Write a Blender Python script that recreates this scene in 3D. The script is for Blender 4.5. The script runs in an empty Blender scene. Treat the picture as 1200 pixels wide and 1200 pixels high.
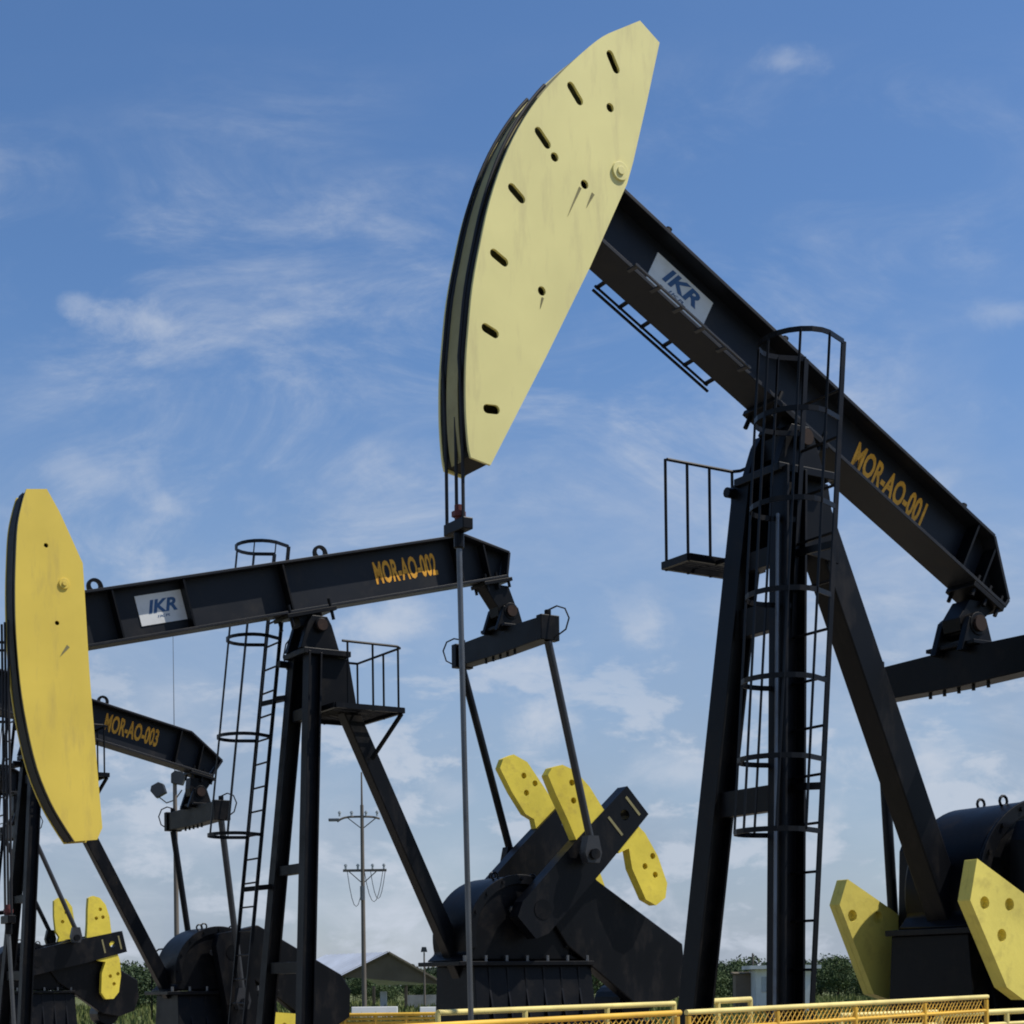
import bpy, bmesh, math, random
from mathutils import Vector, Matrix
from mathutils.geometry import delaunay_2d_cdt
import numpy as np

random.seed(7)
np.random.seed(7)
scene = bpy.context.scene
COL = scene.collection
R = math.radians

# ------------------------------------------------------------------ camera
cd = bpy.data.cameras.new('camera')
cam = bpy.data.objects.new('camera', cd)
COL.objects.link(cam)
cd.sensor_width = 36.0
cd.lens = 60.0
cd.shift_y = 0.4625                       # rising front: uprights stay upright
cd.clip_start = 0.1
cd.clip_end = 20000.0
cam.location = (0, 0, 1.6)
cam.rotation_euler = (Matrix.Rotation(R(90), 4, 'X') @ Matrix.Rotation(R(-0.7), 4, 'Z')).to_euler()
scene.camera = cam

# ------------------------------------------------------------------ sky and sun
SUN_EL, SUN_AZ = 56.0, 4.0                # azimuth: degrees from +X towards -Y (camera side)
sdir = Vector((math.cos(R(SUN_EL)) * math.cos(R(SUN_AZ)), -math.cos(R(SUN_EL)) * math.sin(R(SUN_AZ)), math.sin(R(SUN_EL))))
world = bpy.data.worlds.new('World')
scene.world = world
world.use_nodes = True
nt = world.node_tree
nt.nodes.clear()


def N(tree, kind, **kw):
    n = tree.nodes.new(kind)
    for k, v in kw.items():
        if k in n.inputs.keys() if hasattr(n.inputs, 'keys') else False:
            n.inputs[k].default_value = v
        else:
            setattr(n, k, v)
    return n


def build_world():
    L = nt.links.new
    out = nt.nodes.new('ShaderNodeOutputWorld')
    bg = nt.nodes.new('ShaderNodeBackground')
    sky = nt.nodes.new('ShaderNodeTexSky')
    sky.sky_type = 'NISHITA'
    sky.sun_disc = False
    sky.sun_elevation = R(SUN_EL)
    sky.sun_rotation = math.atan2(sdir.x, sdir.y)
    sky.altitude = 100
    sky.air_density = 1.0
    sky.dust_density = 0.4
    sky.ozone_density = 2.2
    tc = nt.nodes.new('ShaderNodeTexCoord')
    sep = nt.nodes.new('ShaderNodeSeparateXYZ')
    L(tc.outputs['Generated'], sep.inputs[0])

    def math_(op, a, b=None, clamp=False):
        m = nt.nodes.new('ShaderNodeMath')
        m.operation = op
        m.use_clamp = clamp
        for i, q in enumerate((a, b)):
            if q is None:
                continue
            if isinstance(q, (int, float)):
                m.inputs[i].default_value = q
            else:
                L(q, m.inputs[i])
        return m.outputs[0]

    # cloud sheet: the view direction meets a flat layer overhead
    zc = math_('MAXIMUM', sep.outputs['Z'], 0.0)
    zz = math_('ADD', zc, 0.10)
    cx = math_('DIVIDE', sep.outputs['X'], zz)
    cy = math_('DIVIDE', sep.outputs['Y'], zz)
    comb = nt.nodes.new('ShaderNodeCombineXYZ')
    L(cx, comb.inputs[0])
    L(cy, comb.inputs[1])

    def noise(vec, scale, detail, rough, dist, sx=1, sy=1, off=(0, 0, 0), rot=0.0):
        mp = nt.nodes.new('ShaderNodeMapping')
        mp.inputs['Scale'].default_value = (sx, sy, 1)
        mp.inputs['Location'].default_value = off
        mp.inputs['Rotation'].default_value = (0, 0, rot)
        L(vec, mp.inputs['Vector'])
        n = nt.nodes.new('ShaderNodeTexNoise')
        n.inputs['Scale'].default_value = scale
        n.inputs['Detail'].default_value = detail
        n.inputs['Roughness'].default_value = rough
        n.inputs['Distortion'].default_value = dist
        L(mp.outputs[0], n.inputs['Vector'])
        return n.outputs['Fac']

    def ramp(v, a, b):
        mr = nt.nodes.new('ShaderNodeMapRange')
        mr.interpolation_type = 'SMOOTHSTEP'
        mr.inputs['From Min'].default_value = a
        mr.inputs['From Max'].default_value = b
        L(v, mr.inputs['Value'])
        return mr.outputs[0]

    def over(a, b):
        # 1 - (1-a)(1-b)
        return math_('SUBTRACT', 1.0, math_('MULTIPLY', math_('SUBTRACT', 1.0, a), math_('SUBTRACT', 1.0, b)))

    # flat chart of the sky ahead: a = left-right, e = height
    front = ramp(sep.outputs['Y'], 0.2, 0.4)
    ysafe = math_('MAXIMUM', sep.outputs['Y'], 0.05)
    c2 = nt.nodes.new('ShaderNodeCombineXYZ')
    L(math_('DIVIDE', sep.outputs['X'], ysafe), c2.inputs[0])
    L(math_('DIVIDE', sep.outputs['Z'], ysafe), c2.inputs[1])
    sepc = nt.nodes.new('ShaderNodeSeparateXYZ')
    L(c2.outputs[0], sepc.inputs[0])
    # thin cirrus veils drawn out along the wind
    w1 = ramp(noise(comb.outputs[0], 1.3, 8, 0.62, 0.5, 1.0, 0.75, (3.1, 1.7, 0), 0.5), 0.45, 0.80)
    w2 = ramp(noise(comb.outputs[0], 0.55, 5, 0.5, 0.2, 1, 1, (1.2, 5.2, 0)), 0.36, 0.62)
    cirrus = math_('MULTIPLY', math_('MULTIPLY', w1, w2), 0.35)
    s1 = ramp(noise(c2.outputs[0], 9.0, 10, 0.66, 0.9, 0.6, 1.45, (0.45, 0.2, 0), 0.55), 0.38, 0.80)
    s2 = ramp(noise(c2.outputs[0], 4.5, 4, 0.5, 0.2, 1, 1.3, (2.15, 0.4, 0), 0.3), 0.34, 0.60)
    s3 = ramp(noise(c2.outputs[0], 30.0, 8, 0.65, 0.6, 0.6, 1.3, (0.15, 0.6, 0), 0.55), 0.30, 0.70)
    wisp = math_('MULTIPLY', math_('MULTIPLY', s1, s2), math_('ADD', math_('MULTIPLY', s3, 0.6), 0.4))
    wisp = math_('MULTIPLY', math_('MULTIPLY', wisp, front), math_('MULTIPLY', ramp(sepc.outputs[1], 0.57, 0.43), 0.80))
    # broken bank of small cumulus low over the fields
    b1 = ramp(noise(c2.outputs[0], 15.0, 9, 0.6, 0.25, 1, 2.1, (0.3, 0.0, 0)), 0.50, 0.62)
    b2 = math_('MULTIPLY', ramp(sepc.outputs[1], 0.27, 0.12), front)
    bank = math_('MULTIPLY', math_('MULTIPLY', b1, b2), 0.66)
    cirrus = over(over(cirrus, wisp), bank)
    # small soft cumulus puffs, in direction space so they stay round, low in the sky
    p1 = ramp(noise(tc.outputs['Generated'], 14.0, 7, 0.55, 0.15, 1, 1, (0.35, 0.0, 0.2)), 0.585, 0.74)
    p2 = ramp(noise(tc.outputs['Generated'], 4.2, 3, 0.5, 0.0, 1, 1, (2.3, 0.4, 1.1)), 0.46, 0.62)
    puffs = math_('MULTIPLY', p1, p2)
    low = ramp(sep.outputs['Z'], 0.46, 0.05)
    puffs = math_('MULTIPLY', puffs, low)
    puffs = math_('MULTIPLY', puffs, 0.8)
    # pale layer of distant broken cloud near the horizon
    h1 = ramp(sep.outputs['Z'], 0.38, 0.06)
    hn = ramp(noise(tc.outputs['Generated'], 5.0, 6, 0.55, 0.3, 1, 3.2, (0.7, 0.2, 0.3)), 0.30, 0.75)
    mp2 = math_('ADD', math_('MULTIPLY', hn, 0.35), 0.65)
    hor = math_('MULTIPLY', math_('MULTIPLY', h1, mp2), 1.0)

    # the few separate puffs that hang over the field
    edge = math_('MULTIPLY', math_('SUBTRACT', noise(c2.outputs[0], 26.0, 8, 0.62, 0.3, 1, 1.4), 0.5), 3.4)
    total = None
    for (a0, e0), rx_, ry_, amt in PUFFS:
        m1 = nt.nodes.new('ShaderNodeVectorMath')
        m1.operation = 'SUBTRACT'
        L(c2.outputs[0], m1.inputs[0])
        m1.inputs[1].default_value = (a0, e0, 0)
        m2 = nt.nodes.new('ShaderNodeVectorMath')
        m2.operation = 'MULTIPLY'
        L(m1.outputs[0], m2.inputs[0])
        m2.inputs[1].default_value = (1 / rx_, 1 / ry_, 0)
        m3 = nt.nodes.new('ShaderNodeVectorMath')
        m3.operation = 'LENGTH'
        L(m2.outputs[0], m3.inputs[0])
        d = math_('SUBTRACT', m3.outputs['Value'], edge)
        k = math_('MULTIPLY', ramp(d, 1.4, -0.3), amt)
        total = k if total is None else over(total, k)
    total = math_('MULTIPLY', total, front)
    fac = over(over(cirrus, puffs), total)
    hs = nt.nodes.new('ShaderNodeHueSaturation')
    hs.inputs['Hue'].default_value = 0.5
    hs.inputs['Saturation'].default_value = 1.18
    hs.inputs['Value'].default_value = 1.0
    L(sky.outputs[0], hs.inputs['Color'])
    mix = nt.nodes.new('ShaderNodeMix')
    mix.data_type = 'RGBA'
    L(hor, mix.inputs[0])
    mix2 = nt.nodes.new('ShaderNodeMix')
    mix2.data_type = 'RGBA'
    L(fac, mix2.inputs[0])
    L(mix.outputs[2], mix2.inputs[6])
    mix2.inputs[7].default_value = CLOUD_HI
    tint = nt.nodes.new('ShaderNodeVectorMath')
    tint.operation = 'MULTIPLY'
    tint.inputs[1].default_value = (0.93, 0.90, 0.95)
    L(hs.outputs[0], tint.inputs[0])
    L(tint.outputs[0], mix.inputs[6])
    mix.inputs[7].default_value = CLOUD
    L(mix2.outputs[2], bg.inputs['Color'])
    bg.inputs['Strength'].default_value = SKY_STRENGTH
    L(bg.outputs[0], out.inputs['Surface'])


SKY_STRENGTH = 0.10
PUFFS = [(p, rx, ry, am) for p, (rx, ry, am) in zip(
    [(-0.203, 0.391), (-0.249, 0.402), (0.013, 0.152), (0.075, 0.209), (0.248, 0.128), (0.169, 0.539), (-0.072, 0.211), (-0.249, 0.303), (0.295, 0.391), (0.007, 0.187), (-0.064, 0.043), (-0.039, 0.115), (0.102, 0.124), (-0.204, 0.087)],
    [(.034, .013, .55), (.010, .007, .4), (.024, .018, .85), (.022, .014, .5), (.018, .016, .75), (.026, .009, .35), (.034, .015, .75), (.026, .013, .35),
     (.024, .009, .3), (.034, .012, .5), (.026, .026, .65), (.016, .012, .45), (.034, .014, .55), (.044, .013, .45)])]
CLOUD = (2.2, 2.72, 3.6, 1.0)
CLOUD_HI = (4.15, 4.55, 5.25, 1.0)
build_world()

sl = bpy.data.lights.new('sun', 'SUN')
sl.energy = 3.6
sl.angle = R(0.53)
sl.color = (1.0, 0.95, 0.87)
so = bpy.data.objects.new('sun', sl)
so.rotation_euler = sdir.to_track_quat('Z', 'Y').to_euler()
so.location = (40, -5, 60)
COL.objects.link(so)

scene.cycles.filter_width = 1.9
scene.view_settings.view_transform = 'Standard'
scene.view_settings.look = 'None'
scene.view_settings.exposure = 0.45
scene.view_settings.gamma = 1.0
scene.view_settings.use_curve_mapping = False


# ------------------------------------------------------------------ materials
def paint(name, col, rough=0.45, dirt=(0.10, 0.085, 0.06), dirt_amt=0.3, spec=0.4, scale=6.0, metallic=0.0, vary=0.18, bump=0.0, stretch=None):
    m = bpy.data.materials.new(name)
    m.use_nodes = True
    t = m.node_tree
    L = t.links.new
    b = t.nodes['Principled BSDF']
    tc = t.nodes.new('ShaderNodeTexCoord')
    n1 = t.nodes.new('ShaderNodeTexNoise')
    n1.inputs['Scale'].default_value = scale
    n1.inputs['Detail'].default_value = 8
    n1.inputs['Roughness'].default_value = 0.65
    if stretch:
        mp = t.nodes.new('ShaderNodeMapping')
        mp.inputs['Scale'].default_value = stretch
        L(tc.outputs['Object'], mp.inputs['Vector'])
        L(mp.outputs[0], n1.inputs['Vector'])
    else:
        L(tc.outputs['Object'], n1.inputs['Vector'])
    n2 = t.nodes.new('ShaderNodeTexNoise')
    n2.inputs['Scale'].default_value = scale * 0.28
    n2.inputs['Detail'].default_value = 5
    L(tc.outputs['Object'], n2.inputs['Vector'])
    r1 = t.nodes.new('ShaderNodeMapRange')
    r1.inputs['From Min'].default_value = 0.52
    r1.inputs['From Max'].default_value = 0.78
    r1.inputs['To Max'].default_value = dirt_amt
    L(n1.outputs['Fac'], r1.inputs['Value'])
    r2 = t.nodes.new('ShaderNodeMapRange')
    r2.inputs['From Min'].default_value = 0.3
    r2.inputs['From Max'].default_value = 0.7
    r2.inputs['To Min'].default_value = 1.0 - vary
    r2.inputs['To Max'].default_value = 1.0 + vary
    L(n2.outputs['Fac'], r2.inputs['Value'])
    vm = t.nodes.new('ShaderNodeVectorMath')
    vm.operation = 'SCALE'
    vm.inputs[0].default_value = col
    L(r2.outputs[0], vm.inputs['Scale'])
    mx = t.nodes.new('ShaderNodeMix')
    mx.data_type = 'RGBA'
    L(r1.outputs[0], mx.inputs[0])
    L(vm.outputs[0], mx.inputs[6])
    mx.inputs[7].default_value = (*dirt, 1)
    L(mx.outputs[2], b.inputs['Base Color'])
    r3 = t.nodes.new('ShaderNodeMapRange')
    r3.inputs['To Min'].default_value = max(0.05, rough - 0.12)
    r3.inputs['To Max'].default_value = min(1.0, rough + 0.15)
    L(n1.outputs['Fac'], r3.inputs['Value'])
    L(r3.outputs[0], b.inputs['Roughness'])
    b.inputs['Specular IOR Level'].default_value = spec
    b.inputs['Metallic'].default_value = metallic
    if bump:
        bp = t.nodes.new('ShaderNodeBump')
        bp.inputs['Strength'].default_value = bump
        bp.inputs['Distance'].default_value = 0.02
        L(n1.outputs['Fac'], bp.inputs['Height'])
        L(bp.outputs[0], b.inputs['Normal'])
    return m


M = {}
M['black'] = paint('black_paint', (0.0022, 0.0025, 0.0036), 0.42, (0.022, 0.018, 0.015), 0.6, 0.16, 3.2, vary=0.35)
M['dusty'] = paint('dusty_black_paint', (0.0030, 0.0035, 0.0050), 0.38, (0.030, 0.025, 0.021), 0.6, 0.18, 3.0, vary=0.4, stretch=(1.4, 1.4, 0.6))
M['web'] = paint('lighter_black_paint', (0.0082, 0.0095, 0.0130), 0.45, (0.036, 0.031, 0.027), 0.55, 0.26, 3.0, vary=0.35)  # lightest of the blacks, for the walking beam
M['lamp'] = paint('lamp_housing', (0.05, 0.055, 0.06), 0.5, (0.03, 0.03, 0.03), 0.4, 0.3, 4.0)
M['steel'] = paint('worn_steel', (0.16, 0.165, 0.17), 0.4, (0.08, 0.06, 0.05), 0.4, 0.5, 9.0, 0.7)
M['rod'] = paint('greased_rod', (0.11, 0.115, 0.12), 0.35, (0.05, 0.045, 0.04), 0.5, 0.5, 9.0, 0.6)
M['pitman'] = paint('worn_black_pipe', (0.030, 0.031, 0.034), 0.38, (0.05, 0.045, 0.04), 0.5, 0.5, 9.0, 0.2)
M['cable'] = paint('wire_rope', (0.008, 0.008, 0.010), 0.6, (0.02, 0.017, 0.014), 0.4, 0.4, 30.0)
M['pale_yellow'] = paint('pale_yellow_paint', (0.70, 0.635, 0.26), 0.5, (0.47, 0.40, 0.19), 0.6, 0.35, 5.0, vary=0.07, stretch=(1.6, 1.6, 0.3))
M['yellow'] = paint('yellow_paint', (0.73, 0.545, 0.085), 0.5, (0.46, 0.33, 0.09), 0.6, 0.35, 5.0, vary=0.08, stretch=(1.6, 1.6, 0.3))
M['weight_yellow'] = paint('counterweight_yellow', (0.72, 0.575, 0.065), 0.55, (0.40, 0.29, 0.06), 0.7, 0.3, 6.0, vary=0.14, bump=0.25)
M['weight_pale'] = paint('counterweight_pale_yellow', (0.70, 0.59, 0.125), 0.55, (0.42, 0.34, 0.08), 0.7, 0.3, 6.0, vary=0.12, bump=0.25)
M['rail_yellow'] = paint('handrail_yellow', (0.75, 0.62, 0.22), 0.5, (0.45, 0.33, 0.12), 0.5, 0.35, 7.0)
M['fence_orange'] = paint('fence_amber_yellow', (0.72, 0.43, 0.05), 0.45, (0.32, 0.15, 0.05), 0.6, 0.4, 7.0)
M['rust'] = paint('rust', (0.026, 0.016, 0.013), 0.8, (0.07, 0.04, 0.03), 0.6, 0.2, 14.0)
M['red'] = paint('red_paint', (0.10, 0.018, 0.016), 0.6, (0.03, 0.018, 0.018), 0.6, 0.4, 12.0)
M['greasy_shaded'] = paint('greased_shaded_yellow', (0.10, 0.092, 0.048), 0.5, (0.03, 0.027, 0.016), 0.5, 0.4, 9.0)  # dark yellow with head-front shade mixed into the grease tone
M['olive'] = paint('greased_shaded_olive', (0.30, 0.26, 0.11), 0.6, (0.16, 0.135, 0.06), 0.5, 0.4, 9.0)  # strip on the head front: shade put into the colour along with grease
M['tar'] = paint('grease_and_shade_black', (0.012, 0.011, 0.008), 0.6, (0.03, 0.024, 0.012), 0.5, 0.2, 7.0)  # head front turned from the sun: its shade is painted in with grease
M['hole'] = paint('hole_grime', (0.05, 0.045, 0.015), 0.8, (0.02, 0.02, 0.01), 0.5, 0.2, 20.0)
M['streak'] = paint('rust_stain', (0.22, 0.20, 0.10), 0.8, (0.10, 0.08, 0.04), 0.6, 0.2, 25.0)
M['letter'] = paint('amber_lettering', (0.74, 0.35, 0.030), 0.55, (0.30, 0.16, 0.04), 0.7, 0.3, 26.0)
M['sign'] = paint('sign_white', (0.66, 0.67, 0.66), 0.45, (0.42, 0.42, 0.40), 0.4, 0.4, 12.0, vary=0.06)
M['sign_blue'] = paint('sign_blue', (0.035, 0.10, 0.23), 0.5, (0.10, 0.16, 0.26), 0.4, 0.4, 20.0)
M['concrete'] = paint('concrete', (0.38, 0.36, 0.33), 0.85, (0.22, 0.20, 0.17), 0.6, 0.2, 3.0, bump=0.3)
M['ground'] = paint('dry_grass_ground', (0.10, 0.115, 0.045), 0.95, (0.21, 0.17, 0.10), 0.8, 0.1, 0.35, vary=0.3)
M['gravel'] = paint('gravel_pad', (0.26, 0.23, 0.19), 0.95, (0.16, 0.14, 0.11), 0.7, 0.1, 2.5, vary=0.25, bump=0.6)
M['bark'] = paint('bark', (0.10, 0.075, 0.05), 0.9, (0.05, 0.04, 0.03), 0.6, 0.1, 3.0)
M['pole'] = paint('weathered_pole', (0.15, 0.13, 0.11), 0.8, (0.09, 0.08, 0.07), 0.5, 0.2, 2.0)
M['zinc'] = paint('zinc_roof', (0.50, 0.54, 0.60), 0.5, (0.38, 0.38, 0.38), 0.5, 0.4, 1.2)
M['timber'] = paint('dark_timber', (0.15, 0.12, 0.08), 0.8, (0.09, 0.07, 0.05), 0.5, 0.2, 2.0)
M['white'] = paint('white_wall', (0.66, 0.66, 0.63), 0.7, (0.42, 0.40, 0.36), 0.5, 0.3, 1.5)
M['brown'] = paint('brown_panel', (0.20, 0.15, 0.11), 0.8, (0.12, 0.09, 0.07), 0.5, 0.2, 1.5)
M['glass'] = paint('lamp_glass', (0.35, 0.38, 0.40), 0.2, (0.25, 0.25, 0.25), 0.3, 0.6, 5.0)


def leaf_mat(name, c1, c2):
    m = bpy.data.materials.new(name)
    m.use_nodes = True
    t = m.node_tree
    b = t.nodes['Principled BSDF']
    g = t.nodes.new('ShaderNodeNewGeometry')
    r = t.nodes.new('ShaderNodeValToRGB')
    r.color_ramp.elements[0].color = (*c1, 1)
    r.color_ramp.elements[1].color = (*c2, 1)
    t.links.new(g.outputs['Random Per Island'], r.inputs[0])
    t.links.new(r.outputs[0], b.inputs['Base Color'])
    b.inputs['Roughness'].default_value = 0.7
    b.inputs['Specular IOR Level'].default_value = 0.2
    return m


M['leaf1'] = leaf_mat('leaves_dark', (0.032, 0.055, 0.026), (0.070, 0.100, 0.040))
M['leaf2'] = leaf_mat('leaves_mid', (0.040, 0.068, 0.028), (0.090, 0.125, 0.045))
M['leaf3'] = leaf_mat('leaves_far', (0.030, 0.050, 0.030), (0.060, 0.085, 0.045))
M['grass'] = leaf_mat('grass_blades', (0.055, 0.085, 0.02), (0.15, 0.16, 0.05))


# ------------------------------------------------------------------ mesh helpers
class MB:
    """Collects shapes for ONE mesh object."""

    def __init__(self):
        self.v = []
        self.f = []

    def add(self, vs, fs):
        o = len(self.v)
        self.v += [tuple(p) for p in vs]
        self.f += [tuple(i + o for i in f) for f in fs]
        return self

    def box(self, x0, x1, y0, y1, z0, z1):
        vs = [(x, y, z) for z in (z0, z1) for y in (y0, y1) for x in (x0, x1)]
        return self.add(vs, [(0, 2, 3, 1), (4, 5, 7, 6), (0, 1, 5, 4), (2, 6, 7, 3), (0, 4, 6, 2), (1, 3, 7, 5)])

    def bar(self, p, q, w, h=None, up=(0, 0, 1), w2=None, h2=None):
        """rectangular bar from p to q; w across, h along 'up'."""
        p, q = Vector(p), Vector(q)
        h = w if h is None else h
        w2 = w if w2 is None else w2
        h2 = h if h2 is None else h2
        d = (q - p).normalized()
        s = d.cross(Vector(up))
        if s.length < 1e-4:
            s = d.cross(Vector((1, 0, 0)))
        s.normalize()
        t = s.cross(d).normalized()
        vs = []
        for c, a, b in ((p, w / 2, h / 2), (q, w2 / 2, h2 / 2)):
            vs += [c - s * a - t * b, c + s * a - t * b, c + s * a + t * b, c - s * a + t * b]
        return self.add(vs, [(3, 2, 1, 0), (4, 5, 6, 7), (0, 1, 5, 4), (1, 2, 6, 5), (2, 3, 7, 6), (3, 0, 4, 7)])

    def ibeam(self, p, q, w, h, up, tf=0.03, tw=0.025):
        """rolled H section from p to q: flanges w wide, h apart along 'up'."""
        p, q = Vector(p), Vector(q)
        d = (q - p).normalized()
        s = d.cross(Vector(up)).normalized()
        t = s.cross(d).normalized()
        prof = [(-w / 2, -h / 2), (w / 2, -h / 2), (w / 2, -h / 2 + tf), (tw / 2, -h / 2 + tf), (tw / 2, h / 2 - tf), (w / 2, h / 2 - tf),
                (w / 2, h / 2), (-w / 2, h / 2), (-w / 2, h / 2 - tf), (-tw / 2, h / 2 - tf), (-tw / 2, -h / 2 + tf), (-w / 2, -h / 2 + tf)]
        n = len(prof)
        vs = [c + s * a + t * b for c in (p, q) for a, b in prof]
        return self.add(vs, [tuple(range(n))[::-1], tuple(range(n, 2 * n))] + [(i, (i + 1) % n, n + (i + 1) % n, n + i) for i in range(n)])

    def tube(self, pts, r, n=8, r2=None, closed=False, cap=True):
        pts = [Vector(p) for p in pts]
        m = len(pts)
        vs = []
        prev = None
        for i, p in enumerate(pts):
            if closed:
                d = (pts[(i + 1) % m] - pts[i - 1]).normalized()
            else:
                d = (pts[min(i + 1, m - 1)] - pts[max(i - 1, 0)]).normalized()
            if prev is None:
                s = d.cross(Vector((0, 0, 1)))
                if s.length < 1e-3:
                    s = d.cross(Vector((1, 0, 0)))
            else:
                s = prev - d * prev.dot(d)
            s.normalize()
            prev = s
            t = d.cross(s)
            rr = r if r2 is None else r + (r2 - r) * i / max(1, m - 1)
            vs += [p + (s * math.cos(2 * math.pi * k / n) + t * math.sin(2 * math.pi * k / n)) * rr for k in range(n)]
        fs = []
        for i in range(m if closed else m - 1):
            a, b = i * n, ((i + 1) % m) * n
            fs += [(a + k, a + (k + 1) % n, b + (k + 1) % n, b + k) for k in range(n)]
        if cap and not closed:
            fs += [tuple(range(n))[::-1], tuple(range((m - 1) * n, m * n))]
        return self.add(vs, fs)

    def prism(self, poly, v0, v1):
        """outline in the (x,z) plane extruded along y from v0 to v1."""
        n = len(poly)
        area = sum(poly[i][0] * poly[(i + 1) % n][1] - poly[(i + 1) % n][0] * poly[i][1] for i in range(n))
        if area < 0:
            poly = poly[::-1]
        lo, hi = min(v0, v1), max(v0, v1)
        vs = [(x, lo, z) for x, z in poly] + [(x, hi, z) for x, z in poly]
        return self.add(vs, [tuple(range(n)), tuple(range(n, 2 * n))[::-1]] + [((i + 1) % n, i, n + i, n + (i + 1) % n) for i in range(n)])

    def holed(self, poly, holes, v0, v1, back=True):
        """prism whose caps have holes; v1 is the near face; back=False leaves the v0 cap off."""
        loops = [poly] + holes
        co, ed = [], []
        for lp in loops:
            o = len(co)
            co += [Vector(p) for p in lp]
            ed += [(o + i, o + (i + 1) % len(lp)) for i in range(len(lp))]
        r = delaunay_2d_cdt(co, ed, [], 0, 1e-6)
        V, F = r[0], r[2]

        def inside(p, lp):
            c = False
            for i in range(len(lp)):
                a, b = lp[i], lp[i - 1]
                if (a[1] > p[1]) != (b[1] > p[1]) and p[0] < (b[0] - a[0]) * (p[1] - a[1]) / (b[1] - a[1]) + a[0]:
                    c = not c
            return c
        tris = []
        for f in F:
            c = sum((V[i] for i in f), Vector((0, 0))) / len(f)
            if inside(c, poly) and not any(inside(c, h) for h in holes):
                tris.append(tuple(f))
        s = 1 if v1 > v0 else -1
        self.add([(p[0], v1, p[1]) for p in V], [t[::-1] if s > 0 else t for t in tris])
        if back:
            self.add([(p[0], v0, p[1]) for p in V], [t if s > 0 else t[::-1] for t in tris])
        for k, lp in enumerate(loops):
            n = len(lp)
            vs = [(x, v0, z) for x, z in lp] + [(x, v1, z) for x, z in lp]
            self.add(vs, [(i, (i + 1) % n, n + (i + 1) % n, n + i) for i in range(n)])
        return self

    def cyl(self, p, q, r, n=20, r2=None):
        return self.tube([p, q], r, n, r2)

    def build(self, name, mat, parent=None, bevel=0.0, smooth=False):
        me = bpy.data.meshes.new(name)
        me.from_pydata(self.v, [], self.f)
        bm = bmesh.new()
        bm.from_mesh(me)
        bmesh.ops.recalc_face_normals(bm, faces=bm.faces)
        bm.to_mesh(me)
        bm.free()
        me.materials.append(M[mat])
        if smooth:
            for p in me.polygons:
                p.use_smooth = True
            me.set_sharp_from_angle(angle=R(38))
        o = bpy.data.objects.new(name, me)
        COL.objects.link(o)
        o.parent = parent
        if bevel:
            b = o.modifiers.new('bevel', 'BEVEL')
            b.width = bevel
            b.segments = 2
            b.limit_method = 'ANGLE'
            b.angle_limit = R(40)
        return o


def empty(name, loc=(0, 0, 0), rz=0.0, parent=None):
    o = bpy.data.objects.new(name, None)
    o.empty_display_size = 0.3
    o.location = loc
    o.rotation_euler = (0, 0, rz)
    COL.objects.link(o)
    o.parent = parent
    return o


def tag(o, label=None, cat=None, group=None, kind=None):
    if label:
        o['label'] = label
    if cat:
        o['category'] = cat
    if group:
        o['group'] = group
    if kind:
        o['kind'] = kind
    return o


def twin(src, name, parent, loc=None, rot=None):
    """another object sharing src's mesh."""
    o = bpy.data.objects.new(name, src.data)
    COL.objects.link(o)
    o.parent = parent
    if loc is not None:
        o.location = loc
    if rot is not None:
        o.rotation_euler = rot
    return o


def circle(c, r, n=14, ax=1.0, rot=0.0):
    return [(c[0] + math.cos(rot) * r * ax * math.cos(2 * math.pi * i / n) - math.sin(rot) * r * math.sin(2 * math.pi * i / n),
             c[1] + math.sin(rot) * r * ax * math.cos(2 * math.pi * i / n) + math.cos(rot) * r * math.sin(2 * math.pi * i / n)) for i in range(n)]


def slot(a, b, r, n=6):
    """stadium outline from a to b."""
    a, b = Vector(a), Vector(b)
    d = (b - a).normalized()
    p = Vector((-d.y, d.x))
    out = []
    for i in range(n + 1):
        t = math.pi * i / n
        out.append(b + p * r * math.cos(t) + d * r * math.sin(t))
    for i in range(n + 1):
        t = math.pi * i / n
        out.append(a - p * r * math.cos(t) - d * r * math.sin(t))
    return [tuple(q) for q in out]


def letters(txt, name, mat, parent, origin, right, up, width, height, shear=0.0, bold=0.0, proud=0.0016):
    """raised lettering filling a width x height box whose lower left corner is origin."""
    cu = bpy.data.curves.new(name, 'FONT')
    cu.body = txt
    cu.shear = shear
    cu.offset = bold
    cu.extrude = 0.5
    cu.resolution_u = 3
    t = bpy.data.objects.new(name, cu)
    COL.objects.link(t)
    bpy.context.view_layer.update()
    me = bpy.data.meshes.new_from_object(t.evaluated_get(bpy.context.evaluated_depsgraph_get()))
    bpy.data.objects.remove(t)
    xs = [v.co.x for v in me.vertices]
    ys = [v.co.y for v in me.vertices]
    x0, x1, y0, y1 = min(xs), max(xs), min(ys), max(ys)
    o_, r_, u_ = Vector(origin), Vector(right).normalized(), Vector(up).normalized()
    n_ = r_.cross(u_)
    for v in me.vertices:
        a, b, c = v.co
        v.co = o_ + r_ * ((a - x0) / (x1 - x0) * width) + u_ * ((b - y0) / (y1 - y0) * height) + n_ * (c * proud)
    me.materials.clear()
    me.materials.append(M[mat])
    o = bpy.data.objects.new(name, me)
    COL.objects.link(o)
    o.parent = parent
    return o


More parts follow.
